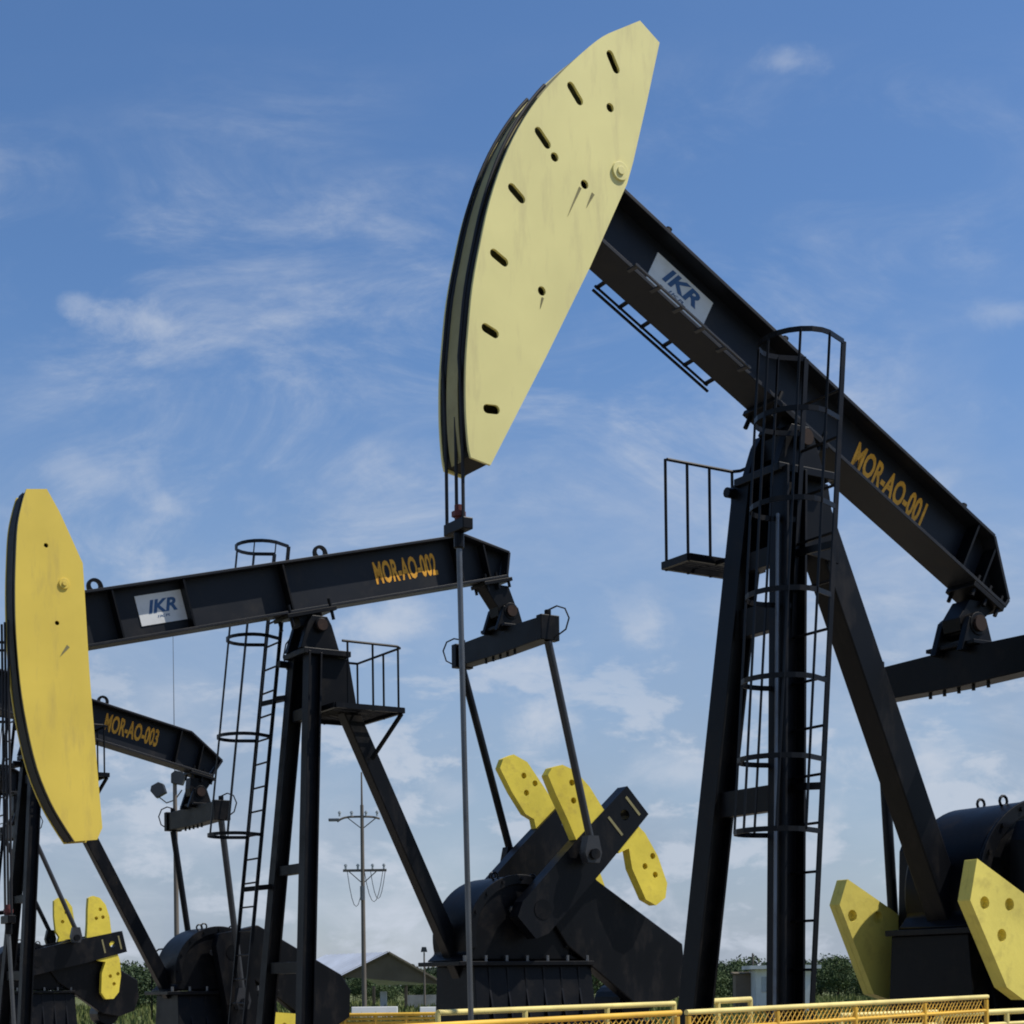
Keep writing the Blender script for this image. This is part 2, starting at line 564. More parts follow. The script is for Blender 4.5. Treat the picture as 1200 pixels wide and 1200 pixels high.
# ------------------------------------------------------------------ setting: ground
g = MB()
g.add([(-6000, -300, 0), (6000, -300, 0), (6000, 9000, 0), (-6000, 9000, 0)], [(0, 1, 2, 3)])
tag(g.build('ground', 'ground'), kind='structure')
g = MB()
g.add([(-30, -4, 0.004), (16, -4, 0.004), (16, 52, 0.004), (-30, 52, 0.004)], [(0, 1, 2, 3)])
tag(g.build('gravel_pad', 'gravel'), kind='structure')

HEAD = R(212)        # heading of every unit: local +X points to the well side


# ------------------------------------------------------------------ pump jacks
def pump_jack(spec):
    root = empty('pump_jack', spec['at'], HEAD)
    tag(root, spec['label'], 'pump jack', 'row of pump jacks')
    kind = spec['kind']
    pz = spec['pivot']                      # height of the saddle bearing
    tilt = spec['tilt']
    ct, st = math.cos(tilt), math.sin(tilt)

    def B(s, n, v=None):
        """beam coordinates -> unit coordinates (x, z) or (x, v, z)."""
        x, z = s * ct - n * st, pz + s * st + n * ct
        return (x, z) if v is None else (x, v, z)

    d3, n3 = Vector((ct, 0, st)), Vector((-st, 0, ct))
    hw = 0.18
    nb, ntp = spec['beam_bottom'], spec['beam_top']      # offsets of the flanges from the pivot
    s0, s1 = spec['beam_tail'], spec['beam_front']
    cham = spec['chamfer']                  # (length, drop) of the sloped tail
    tf = 0.032
    # ---- walking beam: web, flanges, sloped tail plate
    b = MB()
    tail_low = ntp - cham[1]
    web = [B(s1, nb + tf), B(s1, ntp - tf), B(s0 + cham[0], ntp - tf), B(s0 + 0.02, tail_low), B(s0 + cham[2] + 0.02, nb + tf)]
    b.prism(web, -0.016, 0.016)
    b.bar(B(s1, nb + tf / 2, 0), B(s0 + cham[2], nb + tf / 2, 0), 2 * hw, tf, n3)
    b.bar(B(s1, ntp - tf / 2, 0), B(s0 + cham[0], ntp - tf / 2, 0), 2 * hw, tf, n3)
    b.bar(B(s0 + cham[0], ntp - tf / 2, 0), B(s0, tail_low, 0), 2 * hw - 0.006, tf, n3)
    b.bar(B(s0, tail_low, 0), B(s0 + cham[2], nb + 0.004, 0), 2 * hw - 0.006, tf, d3)
    beam = b.build('walking_beam', 'web', root, bevel=0.004)
    for s in spec['stiffeners']:
        for sd in (-1, 1):
            q = MB()
            hi = ntp - tf - 0.004
            if s < s0 + cham[0]:
                hi = tail_low + (ntp - tail_low) * (s - s0) / cham[0] - tf - 0.01
            q.bar(B(s, nb + tf + 0.004, sd * 0.095), B(s, hi, sd * 0.095), 0.15, 0.022, d3)
            q.build('stiffener', 'black', beam)
    for s in spec['lugs']:
        q = MB()
        ring = [B(s + 0.095 * math.cos(a), ntp + 0.05 + 0.095 * math.sin(a)) for a in [math.pi * i / 10 for i in range(11)]]
        ring = [B(s + 0.095, ntp + 0.002)] + ring + [B(s - 0.095, ntp + 0.002)]
        q.holed(ring, [circle(B(s, ntp + 0.06), 0.05, 12)], -0.02, 0.02)
        q.build('lifting_lug', 'black', beam)
    for s in spec['beam_bolts']:
        q = MB()
        q.cyl(B(s, ntp, 0.1), B(s, ntp + 0.07, 0.1), 0.03, 8)
        q.build('bolt', 'black', beam)
    # lettering on the web
    t0, t1, tn0, tn1 = spec['text_box']
    letters(spec['text'], 'lettering', 'letter', beam, B(t0, tn0, 0.0185), -d3, n3, abs(t1 - t0), tn1 - tn0, 0.0, 0.03)
    if spec.get('sign'):
        a0, a1, bn0, bn1 = spec['sign']
        q = MB()
        q.prism([B(a0, bn0), B(a1, bn0), B(a1, bn1), B(a0, bn1)], 0.0165, 0.026)
        sg = q.build('sign_plate', 'sign', root)
        w = abs(a1 - a0)
        h = bn1 - bn0
        letters('IKR', 'lettering', 'sign_blue', sg, B(a0 - w * 0.20, bn0 + h * spec['logo'], 0.028), -d3, n3, w * 0.60, h * 0.44, 0.3, 0.035)
        letters('IKR', 'small_lettering', 'sign_blue', sg, B(a0 - w * 0.36, bn0 + h * (spec['logo'] - 0.16), 0.028), -d3, n3, w * 0.26, h * 0.08, 0.2, 0.0)
    # patches of newer paint left on the web (lighter rectangles)
    for (a0, a1, bn0, bn1) in spec.get('rack', []):
        for sd in (-1, 1):
            if sd > 0:
                bn0, bn1 = bn0 - 0.05, bn1 - 0.05
            q = MB()
            q.bar(B(a0, bn0, sd * 0.30), B(a1, bn1, sd * 0.30), 0.018, 0.014, n3)
            k = 6
            for i in range(k):
                s = a0 + (a1 - a0) * (i + 0.1) / (k - 0.8)
                q.bar(B(s, bn0 + 0.012, sd * 0.165), B(s, bn0 + 0.0, sd * 0.31), 0.03, 0.02, n3)
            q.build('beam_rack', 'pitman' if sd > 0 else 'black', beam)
            if sd > 0:
                continue
            q = MB()
            q.bar(B(a0 - 0.03, bn0 - 0.04, sd * 0.305), B(a1, bn0 - 0.04, sd * 0.305), 0.02, 0.016, n3)
            q.build('rack_rail', 'black', beam)

    # ---- horse head
    hc = spec['head_color']
    hwid = 0.21
    def fair(pts, m=3):
        P = [Vector(p) for p in pts]
        out = []
        for i in range(len(P) - 1):
            a, b_, c_, d_ = P[max(i - 1, 0)], P[i], P[i + 1], P[min(i + 2, len(P) - 1)]
            for k in range(m):
                t = k / m
                out.append(0.5 * ((2 * b_) + (c_ - a) * t + (2 * a - 5 * b_ + 4 * c_ - d_) * t * t + (3 * b_ - a - 3 * c_ + d_) * t ** 3))
        return [tuple(p) for p in out] + [tuple(P[-1])]
    arc = [B(*p) for p in fair(spec['head_arc'])]         # front edge, top to bottom
    backp = [B(*p) for p in spec['head_back']]      # back edge, bottom to top
    outline = arc + backp
    ctr = Vector((sum(p[0] for p in outline) / len(outline), sum(p[1] for p in outline) / len(outline)))
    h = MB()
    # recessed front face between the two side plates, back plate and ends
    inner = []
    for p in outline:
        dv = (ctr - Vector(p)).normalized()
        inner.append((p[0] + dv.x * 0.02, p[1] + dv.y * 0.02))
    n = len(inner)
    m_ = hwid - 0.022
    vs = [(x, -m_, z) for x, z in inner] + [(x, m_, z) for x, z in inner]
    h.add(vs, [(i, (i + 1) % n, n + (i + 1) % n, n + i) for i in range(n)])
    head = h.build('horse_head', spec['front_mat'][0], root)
    holes = [slot(B(*a), B(*c), r) for a, c, r in spec['head_slots']]
    holes += [circle(B(*c), r, 12) for c, r in spec['head_holes']]
    q = MB()
    q.holed(outline, holes, hwid - 0.025, hwid)
    q.build('side_plate', hc, head)
    q = MB()
    q.prism(outline, -hwid, -hwid + 0.025)
    q.build('side_plate', hc, head)
    # raised centre strip that carries the ropes
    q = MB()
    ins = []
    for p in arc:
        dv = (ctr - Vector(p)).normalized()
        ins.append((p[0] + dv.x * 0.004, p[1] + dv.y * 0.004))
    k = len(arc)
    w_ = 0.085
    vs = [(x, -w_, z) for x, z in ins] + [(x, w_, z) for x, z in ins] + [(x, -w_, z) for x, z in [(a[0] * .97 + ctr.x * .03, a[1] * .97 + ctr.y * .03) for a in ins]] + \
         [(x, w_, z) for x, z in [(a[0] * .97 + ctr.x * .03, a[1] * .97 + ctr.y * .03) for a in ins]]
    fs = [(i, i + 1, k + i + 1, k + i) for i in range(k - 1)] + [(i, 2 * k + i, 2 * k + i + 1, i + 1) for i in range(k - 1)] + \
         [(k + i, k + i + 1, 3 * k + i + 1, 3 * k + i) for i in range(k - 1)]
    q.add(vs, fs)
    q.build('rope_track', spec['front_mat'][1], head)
    for c, r in spec['head_bosses']:
        q = MB()
        q.cyl(B(c[0], c[1], hwid - 0.002), B(c[0], c[1], hwid + 0.018), r, 18)
        q.cyl(B(c[0], c[1], hwid + 0.018), B(c[0], c[1], hwid + 0.03), r * 0.45, 12)
        q.build('hinge_pin', hc, head, bevel=0.003)
    for a, c, w in spec['head_streaks']:
        q = MB()
        a, c = Vector(B(*a)), Vector(B(*c))
        e = (c - a)
        p = Vector((-e.y, e.x)).normalized() * w
        poly = [tuple(a - p), tuple(a + p), tuple(a + e * 0.6 + p * 0.5), tuple(c), tuple(a + e * 0.6 - p * 0.4)]
        q.prism(poly, hwid + 0.001, hwid + 0.004)
        q.build('rust_streak', 'streak', head)

    # ---- bridle, carrier bar and polished rod at the well
    rx = spec['rope_x']
    zc_ = spec['carrier_z']
    arcv = [Vector(p) for p in arc]
    wrap = []
    for p in arcv[13:]:
        dv = (p - Vector((0, pz))).normalized()
        q_ = p + dv * 0.02
        if q_.y > pz + 0.05:
            wrap.append((q_.x, q_.y))
    for i_, sv in enumerate(spec['ropes']):
        q = MB()
        pts = ([(x, sv, z) for x, z in wrap] if i_ != 1 else []) + [(rx, sv, pz - 0.3), (rx, sv, zc_)]
        q.tube(pts, 0.014, 8)
        q.build('bridle_rope', 'cable', root, smooth=True)
    rv = spec.get('rod_v', 0.0)
    q = MB()
    q.box(rx - 0.045, rx + 0.045, rv - 0.16, rv + 0.14, zc_ - 0.04, zc_ + 0.05)
    q.cyl((rx, rv, zc_ - 0.16), (rx, rv, zc_ - 0.04), 0.04, 12)
    cb = q.build('carrier_bar', 'black', root, bevel=0.008)
    q = MB()
    q.cyl((rx, rv, zc_ + 0.05), (rx, rv, zc_ + 0.17), 0.032, 12)
    q.cyl((rx, rv, zc_ + 0.08), (rx, rv, zc_ + 0.12), 0.055, 6)
    q.build('rod_clamp', 'red', cb)
    q = MB()
    q.cyl((rx, rv, zc_ - 0.16), (rx - 0.06, rv, 0.95), 0.022, 10)
    q.build('polished_rod', 'rod', root, smooth=True)
    q = MB()
    rw = rx - 0.06
    q.cyl((rw, rv, 0.75), (rw, rv, 1.0), 0.07, 14)
    q.cyl((rw, rv, 0.0), (rw, rv, 0.75), 0.11, 16)
    q.cyl((rw, rv, 0.28), (rw, rv, 0.36), 0.2, 16)
    q.cyl((rw, rv, 0.62), (rw, rv, 0.68), 0.17, 16)
    q.build('wellhead', 'steel', root, bevel=0.005)

    # ---- Samson post: two front legs and one rear leg
    ft, fb = spec['front_top'], spec['front_foot']     # (x, half width, z)
    for sd in (-1, 1):
        q = MB()
        q.ibeam((ft[0], sd * ft[1], ft[2]), (fb[0], sd * fb[1], fb[2]), spec['leg_w'], spec['leg_w'], (1, 0, 0), 0.024, 0.02)
        q.build('post_leg', 'black', root, bevel=0.003)
    rt, rb = spec['rear_top'], spec['rear_foot']
    q = MB()
    q.bar((rt[0], 0, rt[1]), (rb[0], 0, rb[1]), spec['rear_w'], spec['rear_w'] * 1.05, (1, 0, 0))
    q.build('post_leg', 'dusty', root, bevel=0.012)

    def on_leg(z):
        t = (ft[2] - z) / (ft[2] - fb[2])
        return ft[0] + (fb[0] - ft[0]) * t, ft[1] + (fb[1] - ft[1]) * t
    for z, hgt in spec['braces']:
        x, y = on_leg(z)
        q = MB()
        q.bar((x, -y + 0.1, z), (x, y - 0.1, z), 0.10, hgt, (0, 0, 1))
        q.build('cross_brace', 'black', root, bevel=0.004)
    # top plate, saddle bearing
    q = MB()
    q.box(ft[0] - 0.48, ft[0] + 0.15, -0.30, 0.30, ft[2] - 0.02, ft[2] + 0.05)
    q.build('post_top_plate', 'dusty', root, bevel=0.006)
    q = MB()
    z0 = ft[2] + 0.052
    for sd in (-1, 1):
        q.prism([(-0.30, z0), (0.22, z0), (0.12, pz + 0.02), (0.06, pz + 0.12), (-0.14, pz + 0.12), (-0.20, pz + 0.02)], sd * 0.24, sd * 0.15)
    q.cyl((-0.04, -0.30, pz), (-0.04, 0.30, pz), 0.085, 18)
    q.bar((-0.04, -0.16, pz), (-0.04, 0.16, pz), 0.20, 0.24, (0, 0, 1))
    sb_ = q.build('saddle_bearing', 'black', root, bevel=0.006)
    q = MB()
    q.bar(B(-0.34, nb - 0.028, 0), B(0.34, nb - 0.028, 0), 0.42, 0.05, n3)
    q.bar(B(-0.16, nb - 0.10, 0), B(0.16, nb - 0.10, 0), 0.26, 0.14, n3)
    q.build('saddle_plate', 'black', sb_, bevel=0.005)
    for sv in (0.34,):
        q = MB()
        q.cyl((-0.04, 0.301, pz), (-0.04, 0.325, pz), 0.07, 16)
        q.build('bearing_cap', 'rust', sb_)
    for i in range(4):
        q = MB()
        sx = (-0.28, 0.28)[i % 2]
        sv = (-0.17, 0.17)[i // 2]
        q.cyl(B(sx, nb - 0.16, sv), B(sx, nb + 0.10, sv), 0.022, 8)
        q.build('bolt', 'black', sb_)
    # gusset where the rear leg meets the head of the post
    for sd in (-1, 1):
        q = MB()
        q.prism([(ft[0] - 0.5, ft[2] - 0.024), (ft[0] - 0.05, ft[2] - 0.024), (ft[0] - 0.02, ft[2] - 0.62), (ft[0] - 0.62, ft[2] - 0.70)], sd * 0.19, sd * 0.165)
        q.build('gusset', 'black', root)
    q = MB()
    q.cyl((ft[0] + 0.0, -0.34, ft[2] - 0.06), (ft[0] + 0.20, -0.34, ft[2] - 0.06), 0.045, 10)
    q.build('brake_pulley', 'black', root)

    # ---- caged ladder
    ld = spec['ladder']
    lad = empty('ladder', (0, 0, 0), 0, root)
    (xt, ztp), (xb, zbt) = ld['top'], ld['bottom']
    va, vb = ld['v_top']
    wa, wb = ld['v_bottom']

    def lp(t, k, fwd=0.0):
        """point on the ladder plane, t 0 (top)..1, k 0..1 across, fwd towards the well."""
        z = ztp + (zbt - ztp) * t
        x = xt + (xb - xt) * t
        y0, y1 = va + (wa - va) * t, vb + (wb - vb) * t
        return (x + fwd, y0 + (y1 - y0) * k, z)
    for k in (0, 1):
        q = MB()
        q.bar(lp(0, k), lp(1, k), 0.018, 0.045, (1, 0, 0))
        q.build('rail', 'dusty', lad)
    step = ld['rung']
    nr = int((ztp - zbt) / step)
    for i in range(1, nr):
        t = i * step / (ztp - zbt)
        q = MB()
        q.tube([lp(t, 0), lp(t, 1)], 0.0125, 6)
        q.build('rung', 'black', lad)
    hoops = ld['hoops']

    def hoop(t):
        a0, a1 = Vector(lp(t, 0)), Vector(lp(t, 1))
        mid = (a0 + a1) / 2
        r = ld['r']
        pts = [a0]
        for i in range(13):
            a = math.pi * (i / 12.0) * 1.16 - math.pi * 0.08
            pts.append(Vector((mid.x + ld['depth'] * 0.45 + math.sin(a) * r * ld['depth'] / 0.75, mid.y - math.cos(a) * r, mid.z)))
        pts.append(a1)
        return pts
    rings = []
    for t in hoops:
        pts = hoop(t)
        rings.append(pts)
        q = MB()
        # flat bar hoop
        n_ = len(pts)
        vs, fs = [], []
        for i, p in enumerate(pts):
            dd = (pts[min(i + 1, n_ - 1)] - pts[max(i - 1, 0)])
            nn = Vector((dd.y, -dd.x, 0)).normalized() * 0.005
            vs += [p - nn + Vector((0, 0, -.021)), p + nn + Vector((0, 0, -.021)), p + nn + Vector((0, 0, .021)), p - nn + Vector((0, 0, .021))]
        for i in range(n_ - 1):
            a, c = 4 * i, 4 * (i + 1)
            fs += [(a + j, a + (j + 1) % 4, c + (j + 1) % 4, c + j) for j in range(4)]
        q.add(vs, fs)
        q.build('cage_hoop', 'dusty', lad)
    for j in ld['straps']:
        q = MB()
        for i in range(len(rings) - 1):
            q.bar(rings[i][j], rings[i + 1][j], 0.026, 0.007, (1, 0, 0))
        q.build('cage_strap', 'dusty', lad)
    for z in ld['brackets']:
        x, y = on_leg(z)
        t = (ztp - z) / (ztp - zbt)
        for k in (0, 1):
            q = MB()
            sd = 1 if ld['v_top'][0] > 0 else -1
            e = lp(t, k)
            q.bar((x - 0.05, sd * y, z + 0.03), e, 0.03, 0.06, (0, 0, 1))
            q.build('ladder_bracket', 'black', lad)

    # ---- service platform with railing
    pf = spec['platform']
    u0, u1, v0, v1, zp = pf['box']
    q = MB()
    # angle frame and bar grating
    for (a, c) in (((u0, v0), (u1, v0)), ((u1, v0), (u1, v1)), ((u1, v1), (u0, v1)), ((u0, v1), (u0, v0))):
        q.bar((a[0], a[1], zp), (c[0], c[1], zp), 0.04, 0.065, (0, 0, 1))
    k = int(abs(v1 - v0) / 0.05)
    for i in range(1, k):
        y = v0 + (v1 - v0) * i / k
        q.bar((u0, y, zp + 0.02), (u1, y, zp + 0.02), 0.008, 0.035, (0, 0, 1))
    deck = q.build('platform', 'dusty', root)
    q = MB()
    rh = pf['h']
    path = pf['rail']
    q.tube([(x, y, zp + rh) for x, y in path], 0.016, 8)
    q.build('handrail', 'black', deck, smooth=True)
    for x, y in pf['posts']:
        q = MB()
        q.tube([(x, y, zp - 0.04), (x, y, zp + rh)], 0.014, 8)
        q.build('rail_post', 'black', deck)
    for a, c in pf['struts']:
        q = MB()
        q.bar(a, c, 0.04, 0.04)
        q.build('strut', 'black', deck)

    # ---- tail bearing, equalizer, pitman arms
    ex, ez = B(spec['eq_s'], nb)
    eqx, eqz = spec['eq']
    q = MB()
    q.bar(B(spec['eq_s'] - 0.22, nb - 0.03, 0), B(spec['eq_s'] + 0.22, nb - 0.03, 0), 0.36, 0.05, n3)
    q.prism([(ex - 0.20, ez - 0.06), (ex + 0.20, ez - 0.06), (eqx + 0.15, eqz + 0.42), (eqx + 0.13, eqz + 0.30), (eqx - 0.13, eqz + 0.30), (eqx - 0.15, eqz + 0.42)], -0.11, 0.11)
    q.cyl((eqx, -0.21, eqz + 0.36), (eqx, 0.21, eqz + 0.36), 0.11, 16)
    for sd in (-1, 1):
        q.prism([(eqx - 0.22, eqz + 0.10), (eqx + 0.22, eqz + 0.10), (eqx + 0.11, eqz + 0.42), (eqx - 0.11, eqz + 0.42)], sd * 0.20, sd * 0.13)
    tb = q.build('tail_bearing', 'black', root, bevel=0.006)
    for i in range(6):
        q = MB()
        sx = (-0.17, 0.0, 0.17)[i % 3]
        sv = (-0.145, 0.145)[i // 3]
        q.cyl(B(spec['eq_s'] + sx, nb - 0.13, sv), B(spec['eq_s'] + sx, nb + 0.09, sv), 0.02, 8)
        q.build('bolt', 'black', tb)
    q = MB()
    q.cyl((eqx, 0.211, eqz + 0.36), (eqx, 0.24, eqz + 0.36), 0.075, 14)
    q.build('bearing_cap', 'rust', tb)
    eh, ew = spec['eq_h'], spec['eq_half']
    q = MB()
    for sd in (-1, 1):
        q.add([(eqx + a, sd * 0.0, eqz + c) for a, c in ((-.11, -eh), (.11, -eh), (.11, eh * 0.7), (-.11, eh * 0.7))] +
              [(eqx + a, sd * (ew - 0.12), eqz + c) for a, c in ((-.11, -eh * 0.9), (.11, -eh * 0.9), (.11, eh * 0.62), (-.11, eh * 0.62))],
              [(0, 1, 5, 4), (1, 2, 6, 5), (2, 3, 7, 6), (3, 0, 4, 7), (4, 5, 6, 7)])
    q.box(eqx - 0.17, eqx + 0.17, -0.30, 0.30, eqz + eh * 0.7 + 0.002, eqz + eh * 0.7 + 0.04)
    eq = q.build('equalizer', 'black', root, bevel=0.006)
    for sd in (-1, 1):
        q = MB()
        q.box(eqx - 0.14, eqx + 0.14, sd * (ew - 0.12), sd * ew, eqz - eh * 0.98, eqz + eh * 0.72)
        q.cyl((eqx, sd * (ew - 0.06), eqz + eh * 0.72), (eqx, sd * (ew - 0.06), eqz + eh * 0.72 + 0.07), 0.045, 8)
        q.build('end_clamp', 'black', eq, bevel=0.01)
        q = MB()
        q.tube([(eqx, sd * (ew - 0.08), eqz + 0.20), (eqx - sd * 0.06, sd * (ew + 0.06), eqz + 0.24), (eqx - sd * 0.13, sd * (ew + 0.14), eqz + 0.20), (eqx - sd * 0.17, sd * (ew + 0.17), eqz + 0.08),
                (eqx - sd * 0.14, sd * (ew + 0.14), eqz - 0.06), (eqx - sd * 0.06, sd * (ew + 0.0), eqz - 0.15)], 0.011, 6)
        q.build('grease_hose', 'cable', eq)
    for i in range(5):
        q = MB()
        sv = -0.36 + 0.18 * i
        q.cyl((eqx + 0.05, sv, eqz - eh - 0.05), (eqx + 0.05, sv, eqz - eh + 0.02), 0.018, 6)
        q.build('bolt', 'black', eq)
    px_, pz_ = spec['pin']
    pv = spec['pit_v']
    for sd in (-1, 1):
        q = MB()
        q.tube([(eqx, sd * (ew - 0.06), eqz - 0.19), (px_, sd * pv, pz_ + 0.18)], 0.052, 12)
        q.prism([(px_ - 0.08, pz_ + 0.24), (px_ + 0.08, pz_ + 0.24), (px_ + 0.13, pz_ + 0.02), (px_ + 0.09, pz_ - 0.11), (px_ - 0.09, pz_ - 0.11), (px_ - 0.13, pz_ + 0.02)],
                sd * (pv + 0.07), sd * (pv - 0.07))
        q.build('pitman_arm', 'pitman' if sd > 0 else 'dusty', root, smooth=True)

    # ---- gear reducer on its pedestal
    gx, gz, gr = spec['gear']
    q = MB()
    dome = [(gx + gr * math.cos(a), gz + gr * math.sin(a)) for a in [math.pi * (-0.08 + 1.16 * i / 36) for i in range(37)]]
    dome = [(gx + gr * 1.12, spec['ped_top'] + 0.06)] + dome + [(gx - gr * 1.25, spec['ped_top'] + 0.06)]
    q.prism(dome, -0.46, 0.46)
    gb = q.build('gearbox', 'black', root, bevel=0.03, smooth=True)
    for (ax, av) in ((0.25, 0.25), (-0.30, 0.30), (-0.05, -0.30)):
        q = MB()
        zt_ = gz + math.sqrt(max(0.01, gr * gr - ax * ax)) - 0.01
        q.tube([(gx + ax + 0.05 * math.cos(2 * math.pi * i / 10), av, zt_ + 0.05 + 0.05 * math.sin(2 * math.pi * i / 10)) for i in range(10)], 0.014, 6, closed=True)
        q.build('lifting_eye', 'dusty', gb)
    q = MB()
    q.cyl((gx + gr * 0.15, 0.462, gz + gr * 0.45), (gx + gr * 0.15, 0.50, gz + gr * 0.45), 0.05, 14)
    q.build('oil_gauge', 'steel', gb)
    for i in range(9):
        q = MB()
        a = math.pi * (0.02 + 0.96 * i / 8)
        x_, z_ = gx + gr * 0.95 * math.cos(a), gz + gr * 0.95 * math.sin(a)
        q.cyl((x_, 0.498, z_), (x_, 0.522, z_), 0.022, 6)
        q.build('bolt', 'dusty', gb)
    q = MB()
    rim = [(gx + gr * 1.02 * math.cos(a), gz + gr * 1.02 * math.sin(a)) for a in [math.pi * (-0.06 + 1.12 * i / 36) for i in range(37)]]
    rimi = [(gx + gr * 0.86 * math.cos(a), gz + gr * 0.86 * math.sin(a)) for a in [math.pi * (1.06 - 1.12 * i / 36) for i in range(37)]]
    q.prism(rim + rimi, 0.462, 0.50)
    q.build('cover_flange', 'dusty', gb, bevel=0.008)
    q = MB()
    hx, hz = spec['hub']
    q.cyl((hx, 0.40, hz), (hx, 0.585, hz), 0.24, 20)
    q.cyl((hx, -0.40, hz), (hx, -0.585, hz), 0.24, 20)
    q.build('crank_shaft', 'dusty', gb, smooth=True)
    q = MB()
    q.box(gx - gr * 1.36, gx + gr * 1.22, -0.52, 0.56, spec['ped_top'], spec['ped_top'] + 0.055)
    q.build('gearbox_flange', 'dusty', gb, bevel=0.006)
    for i in range(7):
        q = MB()
        x = gx - gr * 1.25 + i * gr * 0.39
        q.cyl((x, 0.515, spec['ped_top'] + 0.05), (x, 0.515, spec['ped_top'] + 0.13), 0.022, 6)
        q.build('bolt', 'steel', gb)
    pu0, pu1 = spec['ped']
    q = MB()
    q.add([(pu0, -0.55, 0.62), (pu1, -0.55, 0.62), (pu1, 0.62, 0.62), (pu0, 0.62, 0.62),
           (pu0 + 0.04, -0.5, spec['ped_top'] - 0.002), (pu1 - 0.04, -0.5, spec['ped_top'] - 0.002), (pu1 - 0.04, 0.46, spec['ped_top'] - 0.002), (pu0 + 0.04, 0.46, spec['ped_top'] - 0.002)],
          [(0, 3, 2, 1), (4, 5, 6, 7), (0, 1, 5, 4), (1, 2, 6, 5), (2, 3, 7, 6), (3, 0, 4, 7)])
    ped = q.build('gear_pedestal', 'black', root, bevel=0.008)
    for i in range(6):
        q = MB()
        x = pu0 + 0.25 + i * (pu1 - pu0 - 0.5) / 5
        q.add([(x - 0.012, 0.48, spec['ped_top'] - 0.02), (x - 0.012, 0.50, spec['ped_top'] - 0.3), (x - 0.012, 0.74, 0.66), (x - 0.012, 0.5, 0.66),
               (x + 0.012, 0.48, spec['ped_top'] - 0.02), (x + 0.012, 0.50, spec['ped_top'] - 0.3), (x + 0.012, 0.74, 0.66), (x + 0.012, 0.5, 0.66)],
              [(0, 1, 2, 3), (7, 6, 5, 4), (0, 4, 5, 1), (1, 5, 6, 2), (2, 6, 7, 3), (3, 7, 4, 0)])
        q.build('gusset', 'dusty', ped)

    # ---- cranks with counterweights
    A = spec['crank_angle']                  # 0 = away from the well, 90 = up
    ca, sa = math.cos(A), math.sin(A)

    def K(r, p):
        """crank coordinates: r along the arm, p across it -> (x, z)."""
        return (hx - r * ca - p * sa, hz + r * sa - p * ca)
    for sd in (-1, 1):
        q = MB()
        w0, w1 = spec['crank_w']
        L_ = spec['crank_len']
        arm = [K(-0.34, -w0 * .35), K(-0.34, w0 * .35), K(-0.15, w0 / 2), K(L_ * 0.5, w0 / 2), K(L_, w1 / 2), K(L_, -w1 / 2), K(L_ * 0.5, -w0 / 2), K(-0.15, -w0 / 2)]
        i0, i1 = (0.59, 0.80)
        q.holed(arm, [circle(K(L_ - 0.30, 0.0), 0.075, 10)], sd * i0, sd * i1)
        arm_o = q.build('crank_arm', 'dusty', root, bevel=0.012)
        q = MB()
        q.cyl((hx, sd * 0.802, hz), (hx, sd * 0.808, hz), 0.13, 20)
        q.build('crank_hub', 'black', arm_o)
        q = MB()
        q.cyl((px_, sd * 0.802, pz_), (px_, sd * (pv + 0.12), pz_), 0.07, 14)
        q.build('wrist_pin', 'dusty', arm_o)
        if kind == 'B' and sd > 0:
            for r_, p_ in ((L_ - 0.52, 0.0), (L_ - 0.12, 0.0)):
                q = MB()
                a, c = K(r_, p_ - 0.16), K(r_, p_ + 0.16)
                q.bar((a[0], 0.804, a[1]), (c[0], 0.804, c[1]), 0.006, 0.035, (hx - L_ * ca - hx, 0, L_ * sa))
                q.build('scale_mark', 'streak', arm_o)
        for wt in spec['weights']:
            if wt['side'] != sd:
                continue
            if wt.get('raw'):
                poly = wt['raw']
                hl = [circle(c, wt['hr'], 12) for c in wt['holes_raw']]
            else:
                poly = [K(*p) for p in wt['poly']]
                hl = [circle(K(*c), wt['hr'], 10) for c in wt['holes']]
            y0, y1 = wt['v']
            q = MB()
            q.holed(poly, hl, y0 + (y1 - y0) * 0.55, y1, back=False)
            q.prism(poly, y0, y0 + (y1 - y0) * 0.55)
            q.build('counterweight', spec['weight_mat'], arm_o, bevel=0.010)
    # ---- belt guard and motor
    q = MB()
    gp = spec['guard']
    q.prism(gp, 0.30, 0.52)
    q.build('belt_guard', 'dusty', root, bevel=0.015)
    q = MB()
    mx_ = spec['motor_x']
    q.cyl((mx_, -0.35, 1.35), (mx_, 0.28, 1.35), 0.26, 20)
    q.box(mx_ - 0.3, mx_ + 0.3, -0.4, 0.3, 0.9, 1.1)
    q.build('motor', 'dusty', root, bevel=0.01)
    for pts in spec.get('loop_rail', []):
        q = MB()
        q.tube(pts, 0.014, 8)
        q.build('guard_rail', 'black', root, smooth=True)
    for pts in spec.get('hoses', []):
        q = MB()
        q.tube(pts, 0.009, 6)
        q.build('grease_hose', 'cable', root, smooth=True)
    if spec.get('conduit'):
        for off in spec['conduit']:
            z0_, z1_ = 5.55, 0.95
            (xa, ya), (xb_, yb_) = on_leg(z0_), on_leg(z1_)
            hw2 = spec['leg_w'] / 2 + 0.03
            q = MB()
            q.tube([(xa + hw2, ya + off, z0_), (xb_ + hw2, yb_ + off, z1_)], 0.018, 8)
            q.build('conduit', 'steel', root, smooth=True)
    for i in range(spec.get('leg_bolts', 0)):
        z = 1.75 + i * 0.14
        x, y = on_leg(z)
        q = MB()
        q.cyl((x + 0.06, -y - spec['leg_w'] / 2 - 0.025, z), (x + 0.06, -y - spec['leg_w'] / 2 + 0.02, z), 0.02, 6)
        q.build('bolt', 'steel', root)
    # ---- skid base
    q = MB()
